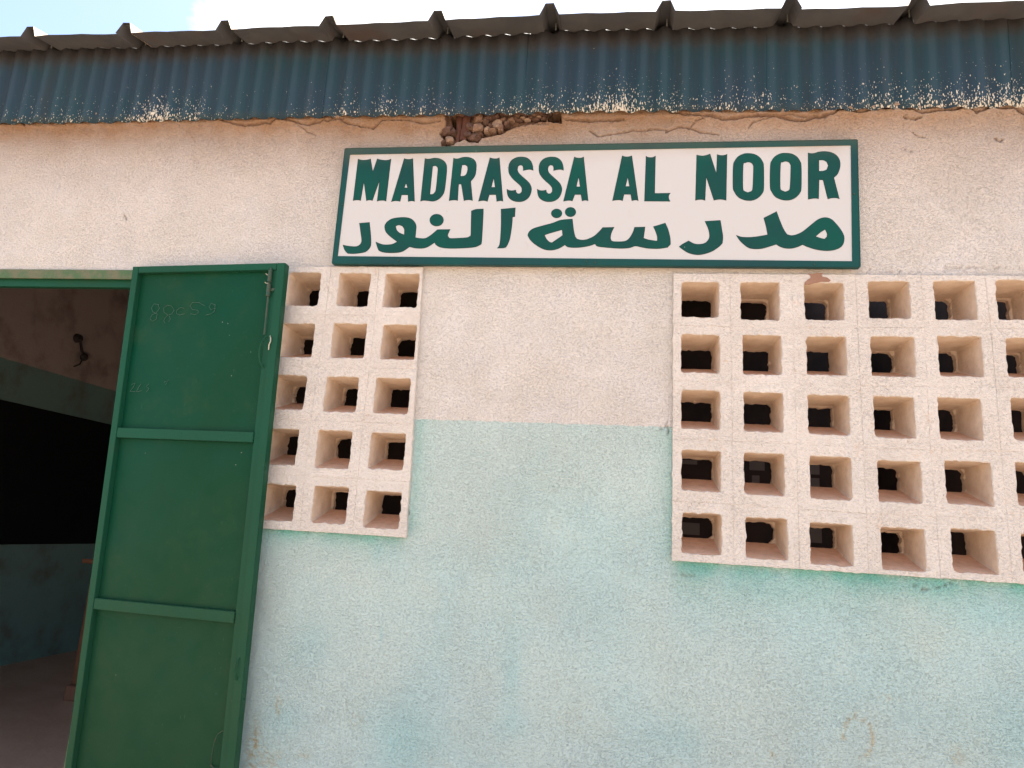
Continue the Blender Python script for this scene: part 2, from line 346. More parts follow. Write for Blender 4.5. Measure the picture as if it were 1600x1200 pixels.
# ------------------------------------------------------------------ building
bld = empty('school_building', (-.5, 0, 0), 'pink and pale teal rendered school building with corrugated fascia and open green door', 'building')
bld_off = Vector((.5, 0, 0))
def part(o):                       # everything is modelled in world metres; keep it there under the root
    o.parent = bld; o.location = o.location + bld_off; return o
T = .19                            # wall thickness
XL, XR = -6.3, 3.4
FB = lambda x: Z0 + .697 - .013*(x+.5)       # lower edge of the fascia
FT = lambda x: Z0 + 1.045 - .012*(x+.5)      # upper edge
DOOR = (-4.6, -2.045, 2.475)       # door opening x0,x1,top; unseen left part widened to admit light

# measured hole edges (photo pixels): left, right, top, bottom per (row, column)
RG = {(0,0):(1064.8,1123.5,440.7,495.3),(0,1):(1157.8,1218.2,441,499.6),(0,2):(1257.2,1319,442,499.6),(0,3):(1357.4,1422.4,439.6,497),(0,4):(1460.3,1526,439,499),(0,5):(1558.2,None,437.5,499.2),
(1,0):(1064.4,1124.6,522.8,582),(1,1):(1160.8,1221.4,523.9,585),(1,2):(1260.8,1323,525.6,585.6),(1,3):(1361.3,1430,526,587.8),(1,4):(1467.4,1536,525.6,587.4),(1,5):(1573.3,None,527.8,588.4),
(2,0):(1064.8,1125.7,610,669.9),(2,1):(1162.5,1224.2,613.3,674.5),(2,2):(1263,1328,617.7,679.2),(2,3):(1366,1430,619.8,683.9),(2,4):(1467.4,1535,622,687),(2,5):(1581.6,None,621,686.5),
(3,0):(1065,1126.8,704.1,767.1),(3,1):(1163,1226.4,708.3,773.4),(3,2):(1266,1331,713.5,780),(3,3):(1372.3,1440,720.5,785),(3,4):(1478.4,1551,721,788.6),(3,5):(1589,None,722,789.3),
(4,0):(1065.5,1127.8,802.1,865.6),(4,1):(1165.8,1231,809.6,874),(4,2):(1266,1333,818.4,882.6),(4,3):(1378,1446.5,825.5,891.5),(4,4):(1487.8,1557.8,827.8,894.7),(4,5):(1598,None,833,899)}
LG = {(0,1):(528,577,426.8,478.5),(0,2):(600,652.9,427.6,479.7),(0,0):(None,498.9,426,477.8),
(1,0):(None,489.3,506,558.2),(1,1):(518,570.5,505.4,559),(1,2):(596,649,507.3,561),
(2,0):(None,476.6,587,640.6),(2,1):(507,558.2,588.9,643.3),(2,2):(585,639.5,590.8,646),
(3,0):(None,464,670.9,726.8),(3,1):(494,547.5,672.8,731.4),(3,2):(577,631.8,676.6,733.3),
(4,0):(None,459.4,758,815),(4,1):(488,542,760.2,817.6),(4,2):(569,625.3,767.8,825.3)}
PR = .015                          # how far the blocks stand proud of the render
def holes(G, extra):
    H = {}
    for (r, c), (L, Rr, T_, B) in G.items():
        cx = ((L or Rr)+(Rr or L))/2; cy = (T_+B)/2
        zt = at(cx, T_, -PR)[1]; zb = at(cx, B, -PR)[1]
        xl = at(L, cy, -PR)[0] if L else None; xr = at(Rr, cy, -PR)[0] if Rr else None
        if xl is None: xl = xr-.127
        if xr is None: xr = xl+.127
        H[(r, c)] = [xl, xr, zb, zt]
    for c, src, dx in extra:
        for r in range(5):
            a = H[(r, src)]; j = random.uniform(-.003, .003)
            H[(r, c)] = [a[0]+dx+j, a[1]+dx+j, a[2]+j, a[3]+j]
    return H
HR = holes(RG, [(6, 5, .2), (7, 5, .4), (8, 5, .6)]); HL = holes(LG, [(-1, 0, -.2)])
BR_ = (-.085, 1.93, Z0-.893, Z0+.094)        # outer rectangle of each screen
BL_ = (-1.775, -.972, Z0-.873, Z0+.100)
BRx = (at(1050.5, 650, -PR)[0], None, at(1200, 887, -PR)[1], at(1200, 424, -PR)[1])
def corner_pts(H, cols, edges):
    """block corners: midway between neighbouring holes"""
    x0, x1, z0f, z1f = edges
    P = {}
    for i in range(6):
        for j in range(len(cols)+1):
            xs = []; zs = []
            for r in (i-1, i):
                if 0 <= r <= 4:
                    a = H.get((r, cols[j-1])) if j > 0 else None; b = H.get((r, cols[j])) if j < len(cols) else None
                    if a and b: xs.append((a[1]+b[0])/2)
            for c in (j-1, j):
                if 0 <= c < len(cols):
                    a = H.get((i-1, cols[c])) if i > 0 else None; b = H.get((i, cols[c])) if i < 5 else None
                    if a and b: zs.append((a[2]+b[3])/2)
            X = sum(xs)/len(xs) if xs else (x0(i/5.) if j == 0 else x1(i/5.))
            if not zs: Z = None
            else: Z = sum(zs)/len(zs)
            P[(i, j)] = [X, Z]
    for (i, j), p in P.items():
        if p[1] is None: p[1] = (z1f if i == 0 else z0f)(p[0])
    return P
def lerp(a, b): return lambda t: a+(b-a)*t
xa, za = at(1052, 428, -PR); xb, zb_ = at(1050, 876, -PR)
PRT = corner_pts(HR, list(range(0, 9)), (lerp(xa, xb), lerp(1.93, 1.93), lambda x: zb_+(at(1590, 911.5, -PR)[1]-zb_)*(x-xb)/1.0, lambda x: za+.002))
xc, zc = at(661, 417.5, -PR); xd, zd = at(634.5, 840, -PR); xe, ze = at(413.5, 826, -PR)
PLT = corner_pts(HL, [-1, 0, 1, 2], (lerp(-1.775, -1.76), lerp(xc, xd), lambda x: ze+(zd-ze)*(x-xe)/(xd-xe), lambda x: zc))

def loop_pts(q, n=8, amp=0., rc=0., seed=0):
    """closed loop along a quad (4 corners, ccw), n segments a side, wobble amp, corner rounding rc"""
    out = []
    c = Vector(((q[0][0]+q[1][0]+q[2][0]+q[3][0])/4, (q[0][1]+q[1][1]+q[2][1]+q[3][1])/4))
    for s in range(4):
        a = Vector(q[s]); b = Vector(q[(s+1) % 4]); 
        for k in range(n):
            f = k/n; p = a.lerp(b, f)
            e = min(f, 1-f)*(b-a).length
            if rc and e < rc:
                d = (rc-e)/rc; p = p + (c-p).normalized()*(rc*.42*d*d)
            if amp:
                w = mnoise.noise(Vector((p.x*60, p.y*60, seed*3.7)))*amp + mnoise.noise(Vector((p.x*190, p.y*190, seed*1.3+9)))*amp*.55
                p = p + (p-c).normalized()*w
            out.append(p)
    return out
def make_block(q, hole, seed, parent, edges=()):
    """q: outer corners TL,TR,BR,BL; hole: xl,xr,zb,zt"""
    g = .0002
    cx = sum(p[0] for p in q)/4; cz = sum(p[1] for p in q)/4
    q2 = [(p[0]+(g if p[0] < cx else -g), p[1]+(g if p[1] < cz else -g)) for p in q]
    xl, xr, zb, zt = hole
    rs = random.Random(seed)
    hq = [(xl, zt), (xr, zt), (xr, zb), (xl, zb)]
    n = 12; N = 4*n
    slope = .050; inx = .002
    bq = [(xl+inx, zt-.004), (xr-inx, zt-.004), (xr-inx, zb+slope), (xl+inx, zb+slope)]
    mean = [((a[0]+b[0])/2, (a[1]+b[1])/2) for a, b in zip(hq, bq)]
    lip = rs.uniform(-.002, .005); rs2 = rs.choice((.006, .008, .010, .014, .024))
    lq = [(xl+.003+lip*rs.random(), zt-.005-lip), (xr-.003-lip*rs.random(), zt-.005-lip), (xr-.003-lip, zb+slope-.003), (xl+.003+lip, zb+slope-.003)]
    y0 = -PR + rs.uniform(-.0006, .0006)
    def outer(qq):
        pts = loop_pts(qq, n, 0)
        for k, p in enumerate(pts):
            side = k//n; on = {('top', 'right', 'bottom', 'left')[side]}
            if k % n == 0: on.add(('top', 'right', 'bottom', 'left')[side-1])
            w = mnoise.noise(Vector((p.x*45, p.y*45, 3.3)))*.0028+mnoise.noise(Vector((p.x*150, p.y*150, 7.7)))*.0022
            if 'bottom' in edges and 'bottom' in on: p.y += w + (.0055*abs(mnoise.noise(Vector((p.x*9, 2, 5)))) if k % n == 0 else 0)
            if 'top' in edges and 'top' in on: p.y += w
            if 'left' in edges and 'left' in on: p.x += w
            if 'right' in edges and 'right' in on: p.x += w
        return pts
    rings = [
        (outer(q2), y0+.17+PR, 0), (outer(q2), y0+(.0006 if not edges else .003), 0),
        (outer([(a+(.0008 if a < cx else -.0008), b+(.0008 if b < cz else -.0008)) for a, b in q2]), y0, 0),
        (loop_pts([(xl-.0022, zt+.0022), (xr+.0022, zt+.0022), (xr+.0022, zb-.0022), (xl-.0022, zb-.0022)], n, .0042, .007, seed), y0, 0),
        (loop_pts(hq, n, .0036, .006, seed), y0+.0025, 0),
        (loop_pts(hq, n, .0020, .006, seed), y0+.010, 1),
        (loop_pts(mean, n, .0008, .006, seed), y0+.09, 1),
        (loop_pts(bq, n, .001, .006, seed), y0+.158, 1),
        (loop_pts(lq, n, .0048, rs2, seed+50), y0+.165, 1),
        (loop_pts(lq, n, .0048, rs2, seed+50), y0+.185, 1),
        (loop_pts(q2, n, 0), y0+.186, 1)]
    verts = []; faces = []; mi = []
    for pts, y, m in rings:
        for p in pts: verts.append((p.x-bld_off.x*0, y, p.y))
    for k in range(len(rings)-1):
        for i in range(N):
            faces.append((k*N+i, k*N+(i+1) % N, (k+1)*N+(i+1) % N, (k+1)*N+i)); mi.append(1 if (rings[k+1][2] and k >= 4) else 0)
    o = mesh_obj('block', verts, faces, [M_BLOCK, M_LINING], None, False, mi)
    o.parent = parent; o.location = bld_off
    return o
def screen(P, H, cols, seed, label):
    # mortar bed between and around the blocks: the mesh that carries the screen
    vs = []; fs = []
    def strip(a, b, c, d): 
        k = len(vs); vs.extend([a, b, c, d]); fs.append((k, k+1, k+2, k+3))
    w = .004; y = -PR+.0009
    for i in range(6):
        for j in range(len(cols)):
            (x0, z0), (x1, z1) = P[(i, j)], P[(i, j+1)]; s0 = -w if i < 5 else 0; s1 = w if i > 0 else 0
            strip((x0, y, z0+(-w if i < 5 else 0.0005)), (x1, y, z1+(-w if i < 5 else .0005)), (x1, y, z1+(w if i > 0 else -.0005)), (x0, y, z0+(w if i > 0 else -.0005)))
    for j in range(len(cols)+1):
        for i in range(5):
            (x0, z0), (x1, z1) = P[(i, j)], P[(i+1, j)]; a = w if j > 0 else -.0005; b = w if j < len(cols) else -.0005
            strip((x0-a, y+.0004, z0), (x0+b, y+.0004, z0), (x1+b, y+.0004, z1), (x1-a, y+.0004, z1))
    sc = mesh_obj('lattice_screen', vs, fs, M_BLOCK); part(sc); tag(sc, label)
    sc.location = (0, 0, 0); sc.location = bld_off
    for r in range(5):
        for j, c in enumerate(cols):
            q = [P[(r, j)], P[(r, j+1)], P[(r+1, j+1)], P[(r+1, j)]]
            ed = [e_ for e_, f_ in (('top', r == 0), ('bottom', r == 4), ('left', j == 0), ('right', j == len(cols)-1)) if f_]
            o = make_block(q, H[(r, c)], seed+r*17+c*3, sc, ed); o.location = (0, 0, 0)
    return sc
SR = screen(PRT, HR, list(range(0, 9)), 100, 'wide pierced block screen right of the sign')
SL = screen(PLT, HL, [-1, 0, 1, 2], 400, 'narrow pierced block screen beside the open door')

# bare scar above the third hole of the top row
sp_ = [at(1020+x_/4.617, 400+y_/4.617, -PR) for x_, y_ in ((1122,127),(1150,130),(1180,122),(1226,124),(1216,138),(1224,150),(1258,156),(1283,176),(1272,187),(1220,186),(1170,194),(1130,205),(1100,206),(1096,188),(1120,168),(1142,157),(1136,142))]
k_ = len(sp_); yv = -PR-.0012
part(mesh_obj('scar', [(p[0], yv, p[1]) for p in sp_]+[(p[0], yv+.004, p[1]) for p in sp_], [tuple(range(k_))]+[(i, (i+1) % k_, k_+(i+1) % k_, k_+i) for i in range(k_)], M_SCAR))
# front wall sheet: fine grid, carved cracks, broken corner, stain and shade maps
def px_line(pts, Y=0.0): return [at(x, y, Y) for x, y in pts]
CRACKS = [([(350,192),(368,197),(385,200),(400,199),(412,197),(425,196),(437,190),(460,193),(483,199),(495,195),(515,193),(540,191)],1),
 ([(521,189),(552,198),(584,202),(601,191),(640,191),(664,196),(690,192)],.9),([(31,186),(38,192),(44,200)],1),
 ([(0,196),(22,197),(40,194)],.7),([(280,197),(291,204),(298,210),(308,224)],.32),([(470,200),(482,208),(494,213)],.6),
 ([(1040,208),(1059,201),(1078,203),(1096,209),(1122,212)],.8),([(1078,203),(1085,193),(1110,187)],.7),
 ([(1047,180),(1085,185.5),(1110,187),(1134,191),(1173,185),(1208,185),(1236,190),(1257,191),(1299,182),(1309,175),(1341,178.5),(1376,173),(1407,173),(1439,180),(1467,177),(1491,175),(1505,168),(1523,180),(1544,171.5),(1582,175),(1600,182)],1.2),
 ([(1170,200),(1177,193),(1190,189),(1236,183),(1262,187),(1290,186)],.7),([(1410,185),(1425,190),(1437,187)],.9),
 ([(885,191),(920,192.5),(965,192),(975,190)],1),([(922,206),(934,213.5),(962,210),(990,205),(1025,203),(1045,206)],.8),
 ([(800,201),(830,196),(858,195)],.8),([(1340,418),(1370,422),(1400,425),(1440,420),(1500,418),(1560,419),(1600,417)],.35),
 ([(1425,206),(1436,214),(1446,215)],.6),([(1410,230),(1425,238)],.5),([(1555,216),(1562,222),(1567,218)],.8),([(1040,664),(1046,672),(1044,680)],.7),([(1030,672),(1038,668),(1042,660)],.6),([(641,745),(637,752),(640,760)],.8),([(638,772),(636,790),(639,806)],.6),([(1025,900),(1060,897),(1100,903)],.35),([(1425,915),(1440,921),(1470,918),(1490,910)],.55),([(1195,328),(1193,342)],.5),([(194,335),(198,345)],.6),([(1190,560),(1186,566)],.5)]
BROKEN = [(697,178),(697.6,200),(687,208.5),(693,217),(695,229),(707,227),(712,222.5),(724.7,218),(732.6,222.5),(747.5,222.5),(752,214.6),(782,210),(800,203),(817,197),(855,193),(857,178)]
SQUARE = [(856.5,174),(856.5,193),(877,194.5),(877.5,174)]
def seg_dist(px, pz, poly, closed=False):
    d = np.full(px.shape, 9.)
    m = len(poly) if closed else len(poly)-1
    for i in range(m):
        a = poly[i]; b = poly[(i+1) % len(poly)]
        vx, vz = b[0]-a[0], b[1]-a[1]; L = vx*vx+vz*vz+1e-12
        t = np.clip(((px-a[0])*vx+(pz-a[1])*vz)/L, 0, 1)
        d = np.minimum(d, np.hypot(px-a[0]-t*vx, pz-a[1]-t*vz))
    return d
def inside(px, pz, poly):
    c = np.zeros(px.shape, bool)
    for i in range(len(poly)):
        a = poly[i]; b = poly[i-1]
        cond = ((a[1] > pz) != (b[1] > pz)) & (px < (b[0]-a[0])*(pz-a[1])/(b[1]-a[1]+1e-12)+a[0]); c ^= cond
    return c
xs = np.concatenate([np.arange(XL, -3.0, .1), np.arange(-3.0, 1.32, .004), np.arange(1.32, XR+.01, .05)])
zs = np.concatenate([[0, .3, .6], np.arange(.80, Z0+.545, .008), np.arange(Z0+.55, Z0+.80, .0032)])
# exact lines at the door opening
for v in DOOR[:2]: xs[np.argmin(abs(xs-v))] = v
zs[np.argmin(abs(zs-DOOR[2]))] = DOOR[2]
GX, GZ = np.meshgrid(xs, zs); nx_, nz_ = len(xs), len(zs)
wx = GX + (fbm(GX*60, GZ*60, 3)-.5)*.006; wz = GZ + (fbm(GX*60, GZ*60, 9)-.5)*.010
y = (fbm(GX*5, GZ*5, 1)-.5)*.010 + (fbm(GX*1.3, GZ*1.3, 2)-.5)*.010
crack = np.zeros(GX.shape)
for pts, wgt in CRACKS:
    pl = px_line(pts); d = seg_dist(wx, wz, pl)
    k = np.clip(1-d/(.0048*wgt), 0, 1)
    crack = np.maximum(crack, k*min(1, wgt))
    # render above the crack has lifted a little
    y -= .004*wgt*np.exp(-(d/.02)**2)
y += crack*.012
h = FB(GX)-GZ                                     # distance below the fascia
lipn = fbm(GX*14, GX*0+3, 5)
lip = sstep(.006+.032*lipn, .002, h-.006*(fbm(GX*50, GZ*50, 6)-.5))
edge = np.where(h < .030*lipn+.004, 1., 0.)
y -= .012*sstep(.07, 0, h) + .006*lip + (fbm(GX*40, GZ*60, 8)-.5)*.010*sstep(.09, .0, h)
dust_shade = np.clip(.95*np.exp(-(np.maximum(h, 0)/.150)**1.4)*(0.70+.55*fbm(GX*2.5, GZ*2.5, 11)) + .10*sstep(Z0+.0, Z0+.5, GZ), 0, .95)  # dusty brown plus painted eave shade, fading down from the fascia
dust_shade *= np.where(GX > .2, 1-.15*sstep(.2, .9, GX), 1)
bp = px_line(BROKEN); sq = px_line(SQUARE)
inb = inside(wx, wz, bp); ins = inside(GX, GZ, sq)
db = seg_dist(wx, wz, bp, True); gap = inside(GX, GZ, px_line([(704, 176), (705, 200), (710.5, 203), (713.5, 200), (713.5, 176)]))
broken = np.where(inb, 1., 0.)
y += np.where(inb, np.clip(db/.006, 0, 1)*.034, 0.) + np.where(ins | gap, .30, 0.)
broken = np.maximum(broken, np.where(ins, 1., 0.)); crack = np.where(ins | gap, 1., crack)  # pocket and gap: shade of the depth painted in with the crack colour
green = np.zeros(GX.shape); cyan = np.zeros(GX.shape); ochre = np.zeros(GX.shape)
rb = zb_ + (at(1590, 911.5, -PR)[1]-zb_)*(GX-xb)
g1 = sstep(.0, .02, rb-GZ+.02)*np.exp(-np.maximum(rb-GZ, 0)/.055)*sstep(xb-.02, xb+.03, GX)*(.75+.9*fbm(GX*6, GZ*0+1, 21))
lb = ze+(zd-ze)*(GX-xe)/(xd-xe)
g2 = np.exp(-np.maximum(lb-GZ, 0)/.03)*sstep(xd+.01, xd-.04, GX)*(lb > GZ)*(.6+.7*fbm(GX*7, GZ*0+1, 22))
g3 = np.exp(-abs(GX-xb)/.03)*sstep(rb-.05, rb+.05, GZ)*sstep(Z0-.44, Z0-.47, GZ)*.55*(GX < xb+.02)
g4 = np.exp(-abs(GX-xd-.01)/.025)*sstep(lb-.02, lb+.05, GZ)*(GX > xd-.02)*.4
green = np.clip(np.maximum.reduce([g1, g2, g3, g4]), 0, 1)
def blob(px_, py_, rx, rz, a):
    X, Z = at(px_, py_); return a*np.exp(-((GX-X)/rx)**2-((GZ-Z)/rz)**2)*(.3+1.2*fbm(GX*9, GZ*9, 31))
for b in ((800,1040,.035,.12,.45),(615,1150,.12,.10,.55),(1050,1155,.08,.08,.45),(470,1010,.10,.10,.35),(790,1130,.10,.05,.3),(1530,960,.12,.05,.35),(590,868,.02,.05,.4),(596,990,.006,.03,.5),(1180,905,.10,.03,.3),(450,1120,.06,.05,.4),(1560,1130,.2,.1,.3)):
    cyan += blob(*b)
cyan = np.clip(cyan*(GZ < Z0-.46), 0, .8)
for b in ((436,1100,.012,.03,.9),(396,1160,.02,.06,.9),(420,1185,.06,.04,.5),(720,762,.016,.004,.8),(475,1180,.02,.015,.6),(560,1125,.03,.03,.25),(1390,1090,.03,.008,.5),(1205,1178,.012,.01,.7),(1495,1180,.02,.03,.5),(900,1130,.1,.05,.15)):
    ochre += blob(*b)
ax_, az_ = at(1341, 1152); rX, rZ = .040, .058
ring = np.abs(np.hypot((GX-ax_)/rX, (GZ-az_)/rZ)-1)
ochre += np.exp(-(ring/.16)**2)*np.where((GZ > az_-.01) | (GX > ax_), 1, 0)*sstep(az_-.065, az_-.045, GZ)*.75
ochre = np.clip(ochre, 0, 1)
verts = np.stack([GX+bld_off.x*0, y, GZ], -1).reshape(-1, 3)
ii, jj = np.meshgrid(np.arange(nz_-1), np.arange(nx_-1), indexing='ij')
cxm = (GX[:-1, :-1]+GX[1:, 1:])/2; czm = (GZ[:-1, :-1]+GZ[1:, 1:])/2
keep = ~((cxm > DOOR[0]) & (cxm < DOOR[1]) & (czm < DOOR[2]))
keep &= ~((cxm > xb+.015) & (cxm < 1.91) & (czm > rb[:-1, :-1]+.012) & (czm < za-.012))
xrl = xd+(xc-xd)*(czm-zd)/(zc-zd)
keep &= ~((cxm > -1.755) & (cxm < xrl-.010) & (czm > lb[:-1, :-1]+.012) & (czm < zc-.012))
a = (ii*nx_+jj)[keep]; F = np.stack([a, a+1, a+nx_+1, a+nx_], -1)
# plain inner face and reveals, as extra boxes-free quads
ev = []; ef = []
def quad(p0, p1, p2, p3):
    k = len(verts)+len(ev); ev.extend([p0, p1, p2, p3]); ef.append((k, k+1, k+2, k+3))
rects = [(XL, DOOR[0], 0, 3.3), (DOOR[0], DOOR[1], DOOR[2], 3.3), (DOOR[1], -1.765, 0, 3.3), (-1.765, xc, 0, ze), (-1.765, xc, zc, 3.3),
         (xc, xa, 0, 3.3), (xa, 1.93, 0, zb_-.01), (xa, 1.93, za, 3.3), (1.93, XR, 0, 3.3)]
for x0, x1, z0, z1 in rects: quad((x1, T, z0), (x0, T, z0), (x0, T, z1), (x1, T, z1))
for X in (DOOR[0], DOOR[1]): quad((X, 0, 0), (X, T, 0), (X, T, DOOR[2]), (X, 0, DOOR[2]))
quad((DOOR[0], 0, DOOR[2]), (DOOR[1], 0, DOOR[2]), (DOOR[1], T, DOOR[2]), (DOOR[0], T, DOOR[2]))
quad((XL, 0.02, 3.26), (XR, 0.02, 3.26), (XR, T, 3.3), (XL, T, 3.3))
quad((XL, 0, 0), (XL, 0, 3.3), (XL, T, 3.3), (XL, T, 0)); quad((XR, 0, 0), (XR, 0, 3.3), (XR, T, 3.3), (XR, T, 0))
allv = np.concatenate([verts, np.array(ev)]); allf = np.concatenate([F, np.array(ef)])
me = bpy.data.meshes.new('front_wall'); me.vertices.add(len(allv)); me.vertices.foreach_set('co', allv.astype(np.float32).ravel())
me.loops.add(allf.size); me.loops.foreach_set('vertex_index', allf.astype(np.int32).ravel())
me.polygons.add(len(allf)); me.polygons.foreach_set('loop_start', np.arange(0, allf.size, 4, dtype=np.int32)); me.polygons.foreach_set('loop_total', np.full(len(allf), 4, np.int32))
me.update(calc_edges=True); me.validate()
for nm, arr in (('green', green), ('cyan', cyan), ('dust_shade', dust_shade), ('ochre', ochre), ('broken', broken), ('crack', crack)):
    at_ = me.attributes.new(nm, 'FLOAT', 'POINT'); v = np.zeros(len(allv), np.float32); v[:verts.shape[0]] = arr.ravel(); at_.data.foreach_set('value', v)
me.materials.append(M_WALL); me.polygons.foreach_set('use_smooth', [True]*len(me.polygons))
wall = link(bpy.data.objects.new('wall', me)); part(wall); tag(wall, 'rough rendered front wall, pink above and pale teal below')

# rubble and timber showing in the broken corner under the fascia
def zoomed(x, y_): return 660+x/11.43, 170+y_/11.43
STONES = [(450,430,105,75,0),(500,600,75,60,2),(575,470,40,55,0),(870,370,62,75,0),(1010,390,98,78,1),(825,515,58,48,0),(940,545,115,72,0),(1150,300,50,52,0),(1165,425,55,50,2),(1235,370,50,48,0),(1340,320,95,85,2),(1260,440,70,32,1),(1410,395,45,55,1),
          (1520,310,52,58,0),(1590,240,50,40,1),(1015,235,85,75,1),(1180,190,95,60,0),(1320,195,70,30,0),(1450,250,55,35,1),(400,660,40,40,0),(1050,490,50,35,0)]
for (x_, y_, rx, rz, m) in STONES:
    X, Z = at(*zoomed(x_, y_), .015); s = .00235/11.43*1.16
    bm = bmesh.new(); bmesh.ops.create_icosphere(bm, subdivisions=3, radius=1)
    sd = random.random()*50
    planes = [(Vector((random.gauss(0, 1), random.gauss(0, .8), random.gauss(0, 1))).normalized(), random.uniform(.55, .8)) for _ in range(9)]
    for v in bm.verts:
        for pn, pd in planes:
            dd = v.co.dot(pn)
            if dd > pd: v.co -= pn*(dd-pd)
        k = 1.28+.22*mnoise.noise(v.co*1.5+Vector((sd, 0, 0)))+.20*mnoise.noise(v.co*4+Vector((sd, 5, 0)))
        c = v.co*k; c = Vector((max(-.82, min(.82, c.x)), c.y, max(-.82, min(.82, c.z))))*1.12
        v.co = Vector((X+c.x*rx*s, .010+c.y*.020, Z+c.z*rz*s))
    part(bm_obj('stone', bm, M_ST[m]))
for k in range(15):                       # small fragments in a course towards the square pocket
    X, Z = at(800+k*4.2+random.uniform(-1, 1), 191.5-(k % 3)*3.4-k*.25, .015)
    bm = bmesh.new(); bmesh.ops.create_icosphere(bm, subdivisions=2, radius=1); sd = random.random()*50
    rr = random.uniform(.008, .012)
    for v in bm.verts:
        kk = 1+.3*mnoise.noise(v.co*1.7+Vector((sd, 0, 0))); v.co = Vector((X+v.co.x*kk*rr*1.35, .008+v.co.y*.014, Z+v.co.z*kk*rr*.72))
    part(bm_obj('stone', bm, M_ST[random.choice((0, 1, 2))]))
def beam(pt, pb, wt, wb, y0):
    a = at(*zoomed(pt[0], pt[1]), y0); b = at(*zoomed(pt[0]+wt, pt[1]), y0); c = at(*zoomed(pb[0]+wb, pb[1]), y0); d = at(*zoomed(pb[0], pb[1]), y0)
    bm = bmesh.new(); fr = []; bk = []
    m = 8
    L = [(a[0]+(d[0]-a[0])*k/m, a[1]+(d[1]-a[1])*k/m) for k in range(m+1)]; Rr = [(b[0]+(c[0]-b[0])*k/m, b[1]+(c[1]-b[1])*k/m) for k in range(m+1)]
    rows = []
    for k in range(m+1):
        w = random.uniform(-.0012, .0012); mid_ = ((L[k][0]+Rr[k][0])/2, (L[k][1]+Rr[k][1])/2)
        rows.append([bm.verts.new((L[k][0]+w, y0+.05, L[k][1])), bm.verts.new((L[k][0]+w, y0+.003, L[k][1])), bm.verts.new((mid_[0]+w, y0, mid_[1])), bm.verts.new((Rr[k][0]+w, y0+.004, Rr[k][1])), bm.verts.new((Rr[k][0]+w, y0+.05, Rr[k][1]))])
    for k in range(m):
        for j in range(4): bm.faces.new((rows[k][j], rows[k][j+1], rows[k+1][j+1], rows[k+1][j]))
    bm.faces.new(rows[0]); bm.faces.new(rows[-1][::-1])
    part(bm_obj('timber', bm, M_WOOD))
beam((622, 90), (585, 600), 110, 60, .004); beam((745, 80), (665, 545), 135, 105, -.002)

# ------------------------------------------------------------------ fascia sheets (corrugated) and roof sheets (ribbed)
fx = -6.508; k = 0
while fx < 3.6:
    w = .836; x1 = fx+w+.038
    n = int((x1-fx)/.0048); vs = []; fs = []
    tilt = random.uniform(-.006, .006); dz = random.uniform(-.004, .004); yo = -.030-(.0022 if k % 2 else 0)
    amp0 = random.uniform(.0062, .0082)
    rowsz = [0, .06, .12, .2, .28, 1]
    for r_, tt in enumerate([0, .12, .3, .5, .75, 1.0]):
        for i in range(n+1):
            X = fx+(x1-fx)*i/n; ph = 2*math.pi*(X-fx)/.076
            s = math.sin(ph); s = math.copysign(abs(s)**.8, s)
            a_ = amp0*(1-.12*math.sin(X*9)); zz = FB(X)+(FT(X)-FB(X))*tt
            bend = .008*math.sin(X*1.7+tt*2.1)+.004*math.sin(X*5+tt)
            vs.append((X+(tt-.5)*tilt, yo+a_*s - tt*.006+bend*.5, zz+dz*(1 if tt < .5 else .6)+(-.0035*s if tt == 1 else 0)+(.0012*math.sin(X*31+k) if tt in (0, 1) else 0)))
    for r_ in range(5):
        for i in range(n):
            a = r_*(n+1)+i; fs.append((a, a+1, a+n+2, a+n+1))
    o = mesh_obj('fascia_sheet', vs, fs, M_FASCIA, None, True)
    so = o.modifiers.new('thickness', 'SOLIDIFY'); so.thickness = .0009; so.offset = 1
    part(o); fx += w; k += 1
RIBS = [at(x_, y_+12, -.16)[0] for x_, y_ in ((43,40),(194,38),(350,30),(514,24),(683,18),(859,11),(1040,3),(1237,-4),(1437,-4))]
pitch = (RIBS[-1]-RIBS[0])/8
RIBS = [RIBS[0]-pitch*k for k in range(9, 0, -1)] + RIBS + [RIBS[-1]+pitch*k for k in (1, 2, 3, 4)]
edge_z = [at(x_, y_, -.16)[1] for x_, y_ in ((0,57),(300,50),(600,37),(900,22),(1200,15),(1500,6))]; edge_x = [at(x_, y_, -.16)[0] for x_, y_ in ((0,57),(300,50),(600,37),(900,22),(1200,15),(1500,6))]
EZ = lambda x: float(np.interp(x, edge_x, edge_z))
SL_T = math.tan(R(13.5))
def profile(ribs, i0, i1, ov):
    pts = []
    for j in range(i0, i1+1):
        c = ribs[j]; hb = .034; ht = .015; hh = .044
        jit = random.uniform(-.003, .003); lean = random.uniform(-.004, .004)
        if j > i0: pts += [(c-hb, 0)]
        else: pts += [(c-hb-.004, -.001)]
        pts += [(c-ht+lean, hh+jit), (c+ht+lean, hh+jit+random.uniform(-.002, .002)), (c+hb, 0)]
        if j < i1:
            d = ribs[j+1]; m = 7; bul = random.uniform(-.002, .006); sk = random.uniform(.25, .5)
            for q in range(1, m):
                f = q/m; pts.append((c+hb+(d-c-2*hb)*f, bul*math.sin(math.pi*f**(math.log(.5)/math.log(sk)))))
    return pts
i = 0; sh = 0
